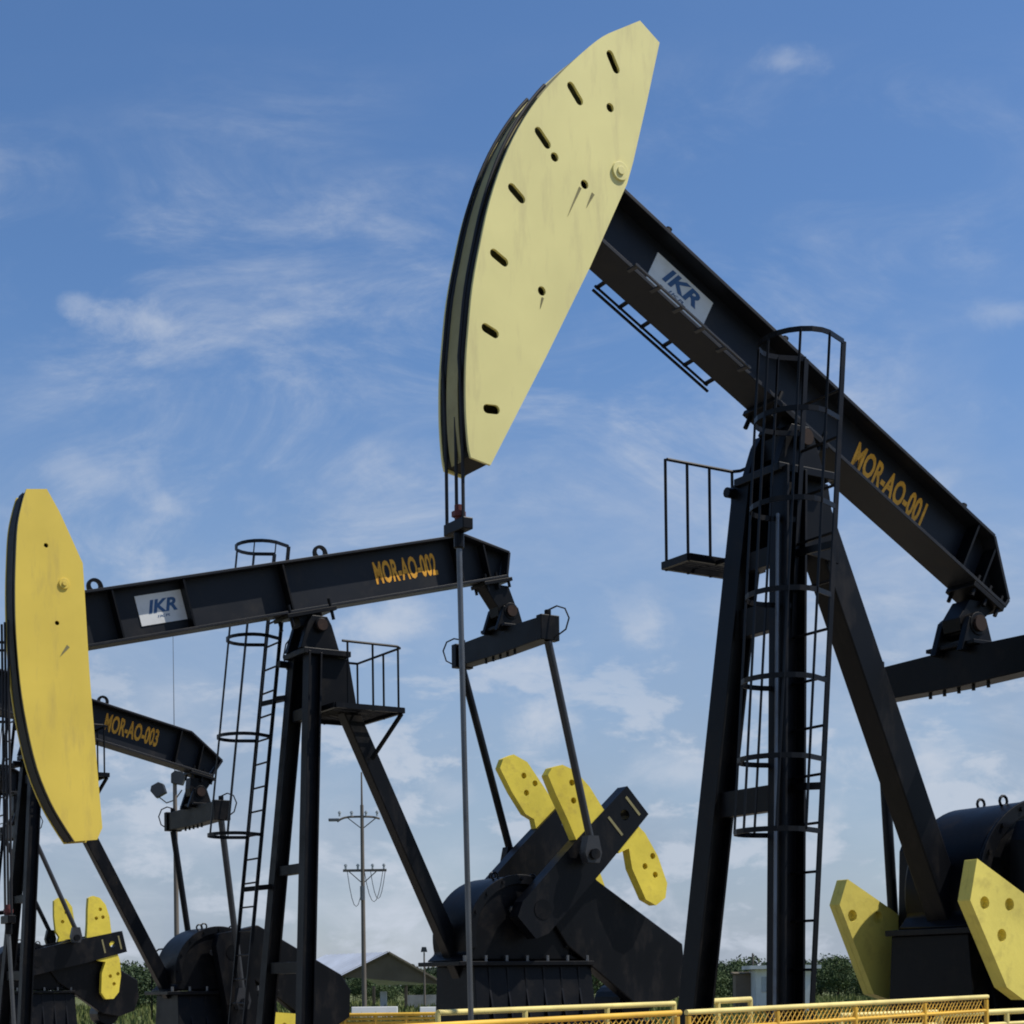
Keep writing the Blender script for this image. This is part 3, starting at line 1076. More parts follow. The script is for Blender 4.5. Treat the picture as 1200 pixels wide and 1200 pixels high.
    for sd in (-1, 1):
        q.ibeam((fb[0] + 0.45, sd * 0.62, 0.74), (mx_ - 0.6, sd * 0.62, 0.74), 0.2, 0.3, (0, 0, 1))
    for x in np.linspace(fb[0] + 0.3, mx_ - 0.45, 6):
        q.bar((x, -0.515, 0.74), (x, 0.515, 0.74), 0.12, 0.22, (0, 0, 1))
    for sd in (-1, 1):
        q.box(fb[0] - 0.2, fb[0] + 0.2, sd * fb[1] - 0.2, sd * fb[1] + 0.2, 0.892, 0.925)
    q.build('skid_base', 'black', root)
    q = MB()
    q.box(mx_ - 0.9, fb[0] + 0.7, -1.0, 1.0, 0.0, 0.588)
    q.build('foundation_block', 'concrete', root, bevel=0.02)
    return root


# unit measurements: metres in each unit's own frame (x to the well, y to the camera side, z up)
def to_beam(pts, pz, tilt):
    c, s = math.cos(tilt), math.sin(tilt)
    return [(x * c + (z - pz) * s, -x * s + (z - pz) * c) for x, z in pts]


# --- large right-hand unit
PZ1, T1 = 6.25, math.atan(0.528)
A_arc = to_beam([(1.595, 9.377), (1.783, 9.261), (1.969, 9.140), (2.168, 8.956), (2.390, 8.720), (2.592, 8.479), (2.769, 8.209), (2.912, 7.924), (3.039, 7.580), (3.127, 7.242), (3.200, 6.903), (3.242, 6.572), (3.269, 6.276), (3.273, 5.953), (3.255, 5.699), (3.234, 5.599)], PZ1, T1)
A_back = to_beam([(3.060, 5.567), (2.542, 6.488), (2.112, 7.283), (1.743, 8.026), (1.681, 8.213), (1.537, 8.732), (1.400, 9.254)], PZ1, T1)
A_slots = [to_beam(q, PZ1, T1) for q in (
    [(1.896, 9.018), (1.839, 8.918)], [(2.278, 8.663), (2.199, 8.570)], [(2.588, 8.229), (2.510, 8.149)], [(2.838, 7.732), (2.753, 7.667)],
    [(3.007, 7.191), (2.915, 7.145)], [(3.091, 6.607), (3.008, 6.578)], [(3.085, 5.992), (3.008, 5.998)])]
A_holes = to_beam([(1.902, 8.594), (2.440, 8.067), (2.575, 6.993), (2.159, 7.920)], PZ1, T1)
A_boss = to_beam([(1.817, 8.104)], PZ1, T1)[0]
A_st = [to_beam(q, PZ1, T1) for q in ([(2.201, 7.884), (2.326, 7.626)], [(2.078, 7.865), (2.146, 7.735)], [(2.567, 6.941), (2.592, 6.850)])]
A_sign = to_beam([(1.310, 7.516), (0.703, 7.307)], PZ1, T1)
A_text = to_beam([(-0.906, 6.316), (-1.747, 5.912)], PZ1, T1)
A_top = to_beam([(1.638, 7.947), (0.165, 7.177), (-2.468, 5.773), (-2.628, 5.072), (-2.501, 5.657)], PZ1, T1)
jack_a = dict(
    kind='A', at=(2.370, 14.800, 0.0), pivot=PZ1, tilt=T1, label='nearest and largest black pump jack, pale yellow head raised, lettered 001',
    beam_bottom=0.20, beam_top=0.735, beam_tail=-2.86, beam_front=2.75, chamfer=(0.43, 0.44, 0.02), stiffeners=(-2.22, -2.50),
    lugs=(), beam_bolts=(1.83, -2.02, 0.42), text='MOR-AO-001', text_box=(-0.74, -1.70, 0.345, 0.60),
    sign=(1.80, 1.15, 0.30, 0.62), rack=[(0.72, 2.05, 0.21, 0.21)],
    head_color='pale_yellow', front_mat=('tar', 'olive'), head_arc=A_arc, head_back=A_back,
    head_slots=[(q[0], q[1], 0.036) for q in A_slots], head_holes=[(c, 0.037) for c in A_holes], head_bosses=[(A_boss, 0.075)],
    head_streaks=[(A_st[0][0], A_st[0][1], 0.012), (A_st[1][0], A_st[1][1], 0.014), (A_st[2][0], A_st[2][1], 0.010)],
    rope_x=3.26, carrier_z=5.10, rod_v=0.06, ropes=(-0.12, 0.03, 0.13),
    front_top=(0.11, 0.25, 5.95), front_foot=(0.56, 0.63, 0.925), leg_w=0.225, rear_top=(-0.25, 5.93), rear_foot=(-2.30, 1.5), rear_w=0.26,
    braces=[(5.25, 0.16), (4.72, 0.24), (3.15, 0.22)],
    ladder=dict(top=(-0.02, 6.9), bottom=(0.50, 1.0), v_top=(0.34, 0.80), v_bottom=(0.40, 0.86), rung=0.40, r=0.33, depth=0.69,
                hoops=(0.0, 0.11, 0.235, 0.36, 0.48, 0.59, 0.69), straps=(1, 4, 7, 10, 13), brackets=(5.2, 3.2)),
    platform=dict(box=(0.42, -0.45, -1.12, -0.74, 5.40), h=0.98,
                  rail=[(0.36, -1.12), (-0.40, -1.12), (-0.45, -1.06), (-0.45, -0.6)],
                  posts=[(0.38, -1.12), (0.13, -1.12), (-0.13, -1.12), (-0.40, -1.12), (-0.45, -0.6)],
                  struts=[((0.10, -0.74, 5.38), (0.14, -0.28, 5.36)), ((-0.30, -0.74, 5.38), (0.08, -0.28, 5.36))]),
    eq_s=-2.62, eq_h=0.21, eq=(-2.22, 4.54), eq_half=1.14, pin=(-2.30, 1.75), pit_v=1.0,
    gear=(-2.72, 2.42, 0.84), ped_top=2.02, ped=(-3.9, -1.72), hub=(-2.45, 2.70), crank_angle=R(-92), crank_len=1.75, crank_w=(0.56, 0.46),
    weights=[
        dict(side=1, v=(0.80, 0.95), hr=0.058, raw=[(-1.355, 2.647), (-1.937, 2.356), (-2.176, 2.216), (-2.165, 1.580), (-1.920, 1.417), (-1.706, 1.532), (-1.265, 2.285)], holes_raw=[(-1.442, 2.266), (-1.751, 2.256), (-1.650, 1.986)]),
        dict(side=-1, v=(-0.95, -0.80), hr=0.058, raw=[(-1.489, 2.578), (-2.097, 2.276), (-2.244, 2.178), (-2.256, 1.511), (-2.037, 1.414), (-1.813, 1.475), (-1.387, 2.332)], holes_raw=[(-1.549, 2.228), (-1.882, 2.216)])],
    weight_mat='weight_pale', logo=0.46, leg_bolts=6, conduit=(0.03,),
    guard=[(-3.0, 3.0), (-3.4, 3.05), (-5.2, 2.1), (-5.3, 1.6), (-5.0, 1.25), (-4.5, 1.25), (-2.9, 2.2)], motor_x=-4.9)

# --- the smaller units share one pattern, measured on the second one
PZ2, T2 = 6.02, -math.atan(0.258)
B_arc = to_beam([(3.522, 7.182), (3.571, 7.014), (3.621, 6.770), (3.644, 6.437), (3.658, 6.057), (3.654, 5.585), (3.614, 5.022), (3.544, 4.554), (3.436, 4.087), (3.287, 3.714), (3.135, 3.453), (3.021, 3.284)], PZ2, T2)
B_back = to_beam([(2.765, 3.312), (2.703, 3.450), (2.754, 4.126), (2.830, 5.184), (2.877, 6.145), (2.893, 6.433), (2.979, 6.615), (3.150, 6.976), (3.292, 7.215)], PZ2, T2)
B_holes = to_beam([(3.309, 6.583), (3.195, 5.727)], PZ2, T2)
B_boss = to_beam([(3.111, 6.176)], PZ2, T2)[0]
B_st = to_beam([(3.071, 5.480), (3.170, 5.347)], PZ2, T2)
B_text = to_beam([(-0.901, 6.793), (-1.778, 7.016)], PZ2, T2)
HUB2, CA2 = (-2.87, 2.57), R(44)


def to_crank(pts):
    c, s = math.cos(CA2), math.sin(CA2)
    return [(-(x - HUB2[0]) * c + (z - HUB2[1]) * s, -(x - HUB2[0]) * s - (z - HUB2[1]) * c) for x, z in pts]


W_up = to_crank([(-2.983, 4.299), (-3.050, 4.401), (-3.209, 4.444), (-3.408, 4.378), (-3.633, 4.179), (-3.846, 3.899), (-4.035, 3.717), (-3.949, 3.489), (-3.662, 3.401), (-3.516, 3.552), (-3.408, 3.481), (-3.278, 3.742), (-3.098, 4.064)])
W_uph = to_crank([(-3.352, 4.220), (-3.497, 4.094), (-3.375, 3.989)])
W_lo = to_crank([(-4.313, 3.784), (-4.521, 3.611), (-4.729, 3.311), (-4.880, 2.949), (-4.849, 2.753), (-4.690, 2.648), (-4.522, 2.725), (-4.304, 3.129), (-4.252, 3.398), (-4.085, 3.325), (-4.032, 3.492)])
W_loh = to_crank([(-4.644, 3.308), (-4.514, 3.168), (-4.682, 3.059)])
W_fup = to_crank([(-3.146, 4.562), (-3.203, 4.693), (-3.368, 4.762), (-3.588, 4.670), (-3.836, 4.366), (-4.086, 4.047), (-3.953, 3.721), (-3.741, 3.655), (-3.688, 3.888), (-3.550, 3.953), (-3.333, 4.246)])
W_fuph = to_crank([(-3.530, 4.479), (-3.710, 4.383), (-3.568, 4.246)])
B_guard = [(-3.239, 2.874), (-3.715, 3.109), (-3.946, 2.967), (-5.329, 2.144), (-5.367, 1.746), (-5.260, 1.420), (-4.880, 1.287), (-4.481, 1.362), (-3.429, 2.117), (-3.167, 2.483)]
SB = dict(
    kind='B', pivot=PZ2, tilt=T2, beam_bottom=0.20, beam_top=0.83, beam_tail=-3.05, beam_front=2.95, chamfer=(0.62, 0.32, 0.12),
    stiffeners=(2.42, 1.53, 0.22, -2.27, -2.68), lugs=(2.55, -0.40), beam_bolts=(2.88,), text='MOR-AO-002', text_box=(-1.08, -2.0, 0.39, 0.675),
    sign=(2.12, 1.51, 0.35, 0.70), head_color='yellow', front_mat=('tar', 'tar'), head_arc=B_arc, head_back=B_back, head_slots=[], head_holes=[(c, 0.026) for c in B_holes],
    head_bosses=[(B_boss, 0.06)], head_streaks=[(B_st[0], B_st[1], 0.02)], rope_x=3.72, carrier_z=2.4, ropes=(-0.125, 0.0, 0.125),
    front_top=(0.05, 0.22, 5.68), front_foot=(0.40, 0.60, 0.925), leg_w=0.178, rear_top=(-0.22, 5.66), rear_foot=(-2.2, 1.6), rear_w=0.20,
    braces=[(4.95, 0.14), (3.05, 0.12), (1.85, 0.14)],
    ladder=dict(top=(0.06, 7.12), bottom=(0.72, 1.0), v_top=(-0.85, -0.42), v_bottom=(-0.95, -0.5), rung=0.30, r=0.34, depth=0.66,
                hoops=(0.0, 0.19, 0.39, 0.59), straps=(1, 4, 7, 10, 13), brackets=(5.2, 2.85)),
    platform=dict(box=(-0.05, -0.98, -0.62, 0.62, 5.0), h=0.78,
                  rail=[(-0.15, 0.62), (-0.90, 0.62), (-0.98, 0.54), (-0.98, -0.62), (-0.3, -0.62)],
                  posts=[(-0.22, 0.62), (-0.56, 0.62), (-0.92, 0.60), (-0.98, 0.1), (-0.98, -0.62), (-0.5, -0.62)],
                  struts=[((-0.96, 0.60, 4.96), (-0.78, 0.14, 4.45)), ((-0.96, -0.60, 4.96), (-0.78, -0.14, 4.45))]),
    eq_s=-2.78, eq_h=0.19, eq=(-2.82, 6.14), eq_half=1.13, pin=(-3.50, 3.28), pit_v=0.98,
    gear=(-2.74, 2.22, 0.80), ped_top=1.86, ped=(-3.88, -2.0), hub=HUB2, crank_angle=CA2, crank_len=2.12, crank_w=(0.56, 0.50),
    weights=[dict(side=1, v=(0.62, 0.785), hr=0.043, poly=W_up, holes=W_uph), dict(side=1, v=(0.62, 0.78), hr=0.043, poly=W_lo, holes=W_loh),
             dict(side=-1, v=(-0.785, -0.65), hr=0.043, poly=W_fup, holes=W_fuph), dict(side=-1, v=(-0.785, -0.65), hr=0.043, poly=W_lo, holes=W_loh)],
    logo=0.36, hoses=[[(x, -0.42, z) for x, z in [(-0.134, 6.099), (0.008, 6.032), (0.114, 5.893), (0.151, 5.730), (0.107, 5.585), (-0.008, 5.499), (-0.101, 5.432)]]], loop_rail=[[(x, -0.55, z) for x, z in [(-2.068, 1.104), (-2.082, 2.097), (-2.110, 2.210), (-2.202, 2.278), (-2.332, 2.290)]], [(x, -0.55, z) for x, z in [(-2.079, 1.860), (-2.326, 1.870)]]],
    weight_mat='weight_yellow', guard=B_guard, motor_x=-4.7)


def variant(at, label, text, tilt, pivot, eq, crank_deg, pin, **kw):
    d = dict(SB)
    d.update(at=at, label=label, text=text, tilt=tilt, pivot=pivot, eq=eq, crank_angle=R(crank_deg), pin=pin)
    dp = pivot - PZ2
    d['front_top'] = (SB['front_top'][0], SB['front_top'][1], SB['front_top'][2] + dp)
    d['rear_top'] = (SB['rear_top'][0], SB['rear_top'][1] + dp)
    d.update(kw)
    return d


def along(pts, dr):
    return [(r + dr, p) for r, p in pts]


pump_jack(jack_a)
pump_jack(variant((-2.450, 21.000, 0.0), 'black pump jack with deep yellow head lowered, lettered 002, second from the right', 'MOR-AO-002', T2, PZ2, (-2.82, 6.14), 44, (-3.50, 3.28)))
pump_jack(variant((-7.480, 26.920, 0.0), 'black pump jack lettered 003, its beam passing behind the lowered yellow head', 'MOR-AO-003', math.atan(0.24), 5.62, (-2.68, 4.50), -80, (-3.04, 1.38),
                  carrier_z=4.6, text_box=(-1.03, -1.95, 0.42, 0.72), lugs=(2.55, -0.93), gear=(-2.86, 1.86, 0.76), ped_top=1.52, ped=(-3.9, -2.1), hub=(-2.98, 2.20), rear_foot=(-2.2, 1.5),
                  guard=[(-2.921, 2.372), (-3.270, 2.599), (-3.529, 2.658), (-3.743, 2.546), (-5.060, 1.825), (-5.235, 1.561), (-5.212, 1.093), (-4.967, 0.952), (-4.567, 0.933), (-3.486, 1.723), (-3.066, 2.008)]))
pump_jack(variant((-13.660, 38.000, 0.0)[:2] + (-0.3,), 'farthest black pump jack at the left edge, yellow counterweights on a level crank', 'MOR-AO-004', R(1.0), 6.32, (-2.72, 5.65), 13, (-3.72, 3.12),
                  carrier_z=3.4, weights=[
                      dict(side=1, v=(0.62, 0.785), hr=0.043, poly=along(W_up, 0.24), holes=along(W_uph, 0.24)), SB['weights'][1],
                      dict(side=-1, v=(-0.785, -0.65), hr=0.043, poly=along(W_fup, -0.42), holes=along(W_fuph, -0.42)), SB['weights'][3]]))

# ------------------------------------------------------------------ fences and rails
def line_pts(a, b, n):
    a, b = Vector(a), Vector(b)
    return [a + (b - a) * (i / n) for i in range(n + 1)]


rng_f = random.Random(3)


def mesh_fence(a, b, label, rail_mat, body_mat, n_posts, mesh_h=0.85, pitch=0.05, drop=0.10):
    a, b = Vector(a), Vector(b)
    root = empty('mesh_fence', (a.x, a.y, 0))
    tag(root, label, 'fence', 'yellow mesh fence panels')
    o = Vector((a.x, a.y, 0))
    q = MB()
    q.tube([a - o, b - o], 0.0165, 10)
    q.build('top_rail', rail_mat, root, smooth=True)
    for i in range(n_posts):
        t = (i + 0.02) / (n_posts - 0.96)
        p = a + (b - a) * t - o
        q = MB()
        q.tube([(p.x, p.y, 0), (p.x, p.y, p.z - 0.021)], 0.017, 8)
        q.build('post', body_mat, root, smooth=True)
    for dz in (drop, drop + mesh_h):
        q = MB()
        q.tube([a - o - Vector((0, 0, dz)), b - o - Vector((0, 0, dz))], 0.012, 8)
        q.build('mid_rail', body_mat, root)
    # woven wire: slanted strands both ways, too fine to pick apart
    q = MB()
    L_ = (b - a).length
    d = (b - a) / L_
    k = int(L_ / pitch)
    for i in range(k):
        for sg in (-1, 1):
            s0_ = i * pitch
            s1_ = s0_ + sg * 0.10
            if not 0 <= s1_ <= L_:
                continue
            for j in range(int(mesh_h / 0.10) + 1):
                z0, z1 = -0.02 - j * 0.10, -0.02 - (j + 1) * 0.10
                p = a - o + d * s0_ + Vector((0, 0, z0))
                r = a - o + d * s1_ + Vector((0, 0, z1))
                q.bar(p + Vector((0, 0, rng_f.uniform(-.006, .006))), r + d * rng_f.uniform(-.008, .008), 0.0045, 0.0045, (0, 1, 0.3))
    w = q.build('woven_wire', body_mat, root)
    w['kind'] = 'stuff'
    return root


FA = (-0.170, 8.5, 1.414)
FM = (0.976, 9.756, 1.434)
FB = (3.480, 12.5, 1.476)
FL = (-2.2, 6.28, 1.378)
mesh_fence(FL, (FM[0] - 0.02, FM[1] - 0.022, FM[2]), 'amber mesh fence panel at the bottom edge, left of the panel joint', 'fence_orange', 'fence_orange', 4)
mesh_fence((FM[0] + 0.02, FM[1] + 0.022, FM[2]), FB, 'mesh fence panel with pale top rail below the nearest pump jack', 'rail_yellow', 'fence_orange', 5)  # paler top-rail colour stands in for sunlight on this panel


def pipe_rail(pts, label, posts, bars=(0.0, 0.28), mat='rail_yellow', r=0.03):
    """pts: top rail polyline; posts: fractions along it."""
    o = Vector((pts[0][0], pts[0][1], 0))
    root = empty('pipe_railing', o)
    tag(root, label, 'railing', 'yellow pipe railings')
    P = [Vector(p) - o for p in pts]
    for dz in bars:
        q = MB()
        q.tube([p - Vector((0, 0, dz)) for p in P], r if dz == 0 else r * 0.8, 10)
        q.build('rail', mat, root, smooth=True)
    for t in posts:
        p = P[0] + (P[-1] - P[0]) * t
        q = MB()
        q.tube([(p.x, p.y, 0), (p.x, p.y, p.z)], r * 0.9, 8)
        q.build('post', mat, root, smooth=True)
    return root


def at(px, y):
    return (px[0], y, px[1])


pipe_rail([at([(-0.699, 1.353)][0], 16.0), at([(1.802, 1.378)][0], 19.0)], 'long pale yellow pipe railing in front of the second pump jack', (0.0, 0.33, 0.68, 1.0), (0.0, 0.42))
pipe_rail([at([(2.148, 1.391)][0], 19.2), at([(2.788, 1.406)][0], 20.0)], 'short yellow pipe railing between the legs of the nearest pump jack', (0.0, 0.3, 1.0), (0.0, 0.11, 0.40), r=0.034)
pipe_rail([at([(2.615, 1.330)][0], 13.6), at([(3.483, 1.340)][0], 14.0)], 'pale yellow pipe railing seen through the mesh fence', (0.0, 0.5, 1.0), (0.0, 0.10), r=0.022)
pipe_rail([at([(3.360, 1.331)][0], 13.4), at([(4.896, 1.363)][0], 14.2)], 'pale yellow pipe railing at the bottom right corner', (0.0, 0.4, 0.75, 1.0), (0.0, 0.10), r=0.024)
pipe_rail([at([(-3.486, 1.118)][0], 30.0), at([(-1.326, 1.121)][0], 30.0)], 'amber railing in the grass in front of the open shed', (0.0, 0.25, 0.5, 0.75, 1.0), (0.0, 0.07, 0.14, 0.21, 0.28), 'fence_orange', 0.034)

# ------------------------------------------------------------------ open shed
def shed():
    y0 = 118.0
    (lx, lz), (rx, rz), (tx, tz) = [(-11.731, 2.451), (-4.894, 1.837), (-8.526, 4.005)]
    gx = 0.0
    root = empty('open_shed', ((lx + rx) / 2, y0, 0))
    tag(root, 'open-sided shed with grey sheet roof and dark gable', 'shed')
    cx = (lx + rx) / 2
    lx, rx, tx = lx - cx, rx - cx, tx - cx
    back = Vector((-5.2, 7.5, 0))
    th = 0.12
    q = MB()      # left roof slope: corrugated sheet
    n = 28
    vs, fs = [], []
    for i in range(n + 1):
        t = i / n
        o = back * t
        up = 0.05 if i % 2 else 0.0
        vs += [(lx - 0.35 + o.x, o.y - 0.3, lz - 0.17 + up), (tx + o.x, o.y - 0.3, tz + up)]
    for i in range(n):
        fs.append((2 * i, 2 * i + 1, 2 * i + 3, 2 * i + 2))
    q.add(vs, fs)
    q.build('roof_sheet', 'zinc', root)
    q = MB()
    vs, fs = [], []
    for i in range(n + 1):
        t = i / n
        o = back * t
        up = 0.05 if i % 2 else 0.0
        vs += [(rx + 0.3 + o.x, o.y - 0.3, rz - 0.12 + up), (tx + o.x, o.y - 0.3, tz + up)]
    for i in range(n):
        fs.append((2 * i, 2 * i + 2, 2 * i + 3, 2 * i + 1))
    q.add(vs, fs)
    q.build('roof_sheet', 'zinc', root)
    q = MB()
    q.add([(lx, 0, lz - 0.1), (rx, 0, rz - 0.1), (tx, 0, tz - 0.1), (lx, 0.12, lz - 0.1), (rx, 0.12, rz - 0.1), (tx, 0.12, tz - 0.1)],
          [(0, 1, 2), (5, 4, 3), (0, 3, 4, 1), (1, 4, 5, 2), (2, 5, 3, 0)])
    q.build('gable', 'timber', root)
    q = MB()
    q.bar((lx - 0.3, -0.12, lz - 0.16), (tx, -0.12, tz - 0.02), 0.06, 0.22, (0, 0, 1))
    q.bar((rx + 0.3, -0.12, rz - 0.14), (tx, -0.12, tz - 0.02), 0.06, 0.22, (0, 0, 1))
    q.build('barge_board', 'timber', root)
    for k in range(3):
        o = back * (k / 2.0)
        for x, z in ((lx + 0.1, lz), (rx - 0.1, rz)):
            q = MB()
            q.box(x + o.x - 0.1, x + o.x + 0.1, o.y + 0.15, o.y + 0.35, 0, z - 0.16)
            q.build('post', 'pole', root)
    q = MB()
    q.box(0.6, 3.3, 6.5, 6.7, 0.0, 1.0)
    q.build('back_wall', 'concrete', root)
    q = MB()
    q.box(-1.0, -0.55, 2.4, 2.9, 0.0, 1.3)
    q.build('cabinet', 'white', root)


shed()

# low white barrier by the shed
for (pa, pb, lab) in (([(-7.532, 0.692)][0], [(-5.372, 0.666)][0], 'long low white barrier in front of the open shed'),
                      ([(-4.332, 0.653)][0], [(-3.252, 0.640)][0], 'short low white barrier beside the second pump jack')):
    q = MB()
    cx = (pa[0] + pb[0]) / 2
    hw_ = (pb[0] - pa[0]) / 2
    q.add([(-hw_, -.3, 0), (hw_, -.3, 0), (hw_, .3, 0), (-hw_, .3, 0), (-hw_, -.1, pa[1]), (hw_, -.1, pa[1]), (hw_, .1, pa[1]), (-hw_, .1, pa[1])],
          [(0, 3, 2, 1), (4, 5, 6, 7), (0, 1, 5, 4), (1, 2, 6, 5), (2, 3, 7, 6), (3, 0, 4, 7)])
    o = q.build('barrier', 'white', None, bevel=0.03)
    o.location = (cx, 80.0, 0)
    tag(o, lab, 'barrier', 'low white barriers')


# ------------------------------------------------------------------ small buildings behind the nearest jack
def cabin():
    y = 90.0
    (x0, zt), (x1, _), (rx1, zr) = [(12.879, 2.298), (15.849, 2.261), (16.257, 2.481)]
    root = empty('white_cabin', ((x0 + x1) / 2, y, 0))
    tag(root, 'small white cabin with thin flat roof behind the ladder of the nearest pump jack', 'cabin')
    w = (x1 - x0) / 2
    q = MB()
    q.box(-w, w, 0, 2.6, 0, zt)
    q.build('wall', 'white', root)
    q = MB()
    q.box(-w - 0.35, w + 0.4, -0.4, 3.0, zt + 0.01, zt + 0.2)
    q.build('roof', 'white', root)
    q = MB()
    q.box(-0.5, 0.4, -0.04, -0.002, 0.1, 2.0)
    q.build('door', 'zinc', root)
    q = MB()
    q.box(-1.2, -0.7, -0.04, -0.002, 1.1, 1.9)
    q.build('window', 'glass', root)
    (bx0, bz), (bx1, _) = [(12.060, 2.143), (13.071, 2.130)]
    root = empty('brown_hut', ((bx0 + bx1) / 2, 92.0, 0))
    tag(root, 'narrow brown hut beside the white cabin', 'hut')
    w = (bx1 - bx0) / 2
    q = MB()
    q.box(-w, w, 0, 1.2, 0, bz - 0.08)
    q.build('wall', 'brown', root)
    q = MB()
    q.add([(-w - .1, -.1, bz - .078), (w + .1, -.1, bz - .078), (w + .1, 1.3, bz - .078), (-w - .1, 1.3, bz - .078), (-w - .1, 1.3, bz + .05), (w + .1, 1.3, bz + .05), (w + .1, -.1, bz - .03), (-w - .1, -.1, bz - .03)],
          [(0, 3, 2, 1), (7, 6, 5, 4), (0, 1, 6, 7), (3, 4, 5, 2), (0, 7, 4, 3), (1, 2, 5, 6)])
    q.build('roof', 'timber', root)


cabin()


# ------------------------------------------------------------------ poles
def utility_pole():
    y = 110.0
    P = [(-9.566, 15.468), (-9.547, 12.552), (-9.534, 9.087), (-11.141, 12.627), (-8.393, 12.483), (-10.798, 9.212), (-7.994, 9.068)]
    bx = P[2][0]
    root = empty('utility_pole', (bx, y, 0))
    tag(root, 'tall utility pole with two cross-arms between the legs of the second pump jack', 'utility pole')
    q = MB()
    q.tube([(0, 0, 0), (0, 0, P[1][1] + 0.8)], 0.16, 12, 0.11)
    q.build('shaft', 'pole', root, smooth=True)
    q = MB()
    q.tube([(0, 0, P[1][1] + 0.78), (0, 0, P[0][1])], 0.07, 8, 0.05)
    q.build('mast', 'pole', root, smooth=True)
    for (a, b, nm) in ((P[3], P[4], 'upper'), (P[5], P[6], 'lower')):
        z = (a[1] + b[1]) / 2
        q = MB()
        x0, x1 = a[0] - bx, b[0] - bx
        if nm == 'upper':
            pts = []
            for i in range(13):
                t = i / 12
                pts.append((x0 + (x1 - x0) * t, 0, z + 0.05 - 0.30 * (2 * t - 1) ** 4 * (1 if t < .5 else .5)))
            q.tube(pts, 0.075, 6)
            q.bar((-0.95, 0, z + 0.0), (0, 0, z - 0.75), 0.06, 0.06)
            q.bar((0.95, 0, z + 0.0), (0, 0, z - 0.75), 0.06, 0.06)
        else:
            q.bar((x0, 0, z), (x1, 0, z), 0.13, 0.16, (0, 0, 1))
            q.bar((-0.9, 0, z - 0.05), (0, 0, z - 0.85), 0.06, 0.06)
            q.bar((0.9, 0, z - 0.05), (0, 0, z - 0.85), 0.06, 0.06)
        arm = q.build('cross_arm', 'pole', root)
        for i in range(4):
            xx = x0 + (x1 - x0) * (0.06, 0.34, 0.68, 0.94)[i]
            q = MB()
            q.cyl((xx, 0, z + 0.09), (xx, 0, z + 0.42), 0.07, 8)
            q.cyl((xx, 0, z + 0.28), (xx, 0, z + 0.36), 0.11, 8)
            q.build('insulator', 'glass', arm)
    q = MB()
    q.box(P[3][0] - bx - 0.55, P[3][0] - bx + 0.15, -0.15, 0.15, P[3][1] - 0.30, P[3][1] - 0.12)
    q.build('lamp_head', 'steel', root, bevel=0.03)
    zl = P[5][1]
    for x0, x1, sag in ((-1.0, 0.1, 2.3), (0.1, 1.3, 2.0), (0.5, 1.45, 1.8)):
        q = MB()
        q.tube([(x0 + (x1 - x0) * i / 8, 0.05, zl - 0.1 - sag * (1 - (i / 4 - 1) ** 2)) for i in range(9)], 0.022, 5)
        q.build('jumper_wire', 'cable', root)
    q = MB()
    q.cyl((0, -0.3, zl - 1.1), (0, -0.3, zl - 2.0), 0.16, 10)
    q.build('switch', 'steel', root)


utility_pole()


def flood_pole():
    y = 60.0
    P = [(-11.766, 6.094), (-11.787, 9.245), (-11.909, 14.046), (-12.335, 8.621), (-11.640, 9.033)]
    bx = P[0][0]
    root = empty('floodlight_pole', (bx, y, 0))
    tag(root, 'thin floodlight pole with two lamps and a lightning rod behind the third pump jack', 'light pole')
    q = MB()
    q.tube([(0, 0, 0), (0, 0, P[1][1])], 0.10, 10, 0.07)
    q.build('shaft', 'pole', root, smooth=True)
    q = MB()
    q.tube([(0, 0, P[1][1]), (0, 0, P[2][1])], 0.018, 6, 0.01)
    q.build('lightning_rod', 'steel', root)
    zb = P[3][1] - 0.35
    q = MB()
    q.tube([(-0.55, 0, zb + 0.1), (-0.3, 0, zb - 0.1), (0, 0, zb), (0.25, 0, zb + 0.35)], 0.025, 6)
    q.build('cross_arm', 'pole', root)
    for (x, z, t) in ((P[3][0] - bx, P[3][1], 0.5), (P[4][0] - bx, P[4][1], -0.2)):
        q = MB()
        c, s = math.cos(t), math.sin(t)
        prof = [(-.20, -.22), (.20, -.22), (.26, .10), (.14, .24), (-.14, .24), (-.26, .10)]
        q.prism([(x + a * c - b * s, z + a * s + b * c) for a, b in prof], -0.14, 0.14)
        q.build('flood_lamp', 'lamp', root, bevel=0.02)


flood_pole()
P = [(-5.895, 3.915), (-5.926, 1.385)]
root = empty('lamp_post', (P[0][0], 115.0, 0))
tag(root, 'small distant lamp post over the right slope of the shed roof', 'lamp post')
q = MB()
q.tube([(0, 0, 0), (0, 0, P[0][1])], 0.08, 8, 0.05)
q.build('shaft', 'pole', root)
q = MB()
q.prism([(-.22, P[0][1] + .02), (.22, P[0][1] + .02), (.14, P[0][1] + .36), (-.14, P[0][1] + .36)], -.15, .15)
q.build('lamp_head', 'lamp', root)
P = [(28.244, 5.055)]
o = MB().tube([(0, 0, 0), (0, 0, P[0][1])], 0.16, 8, 0.1).bar((-.8, 0, P[0][1] - 1.2), (.8, 0, P[0][1] - 1.2), 0.14).build('distant_pole', 'pole')
o.location = (P[0][0], 200.0, 0)
tag(o, 'tiny distant pole above the trees left of the white cabin', 'pole')


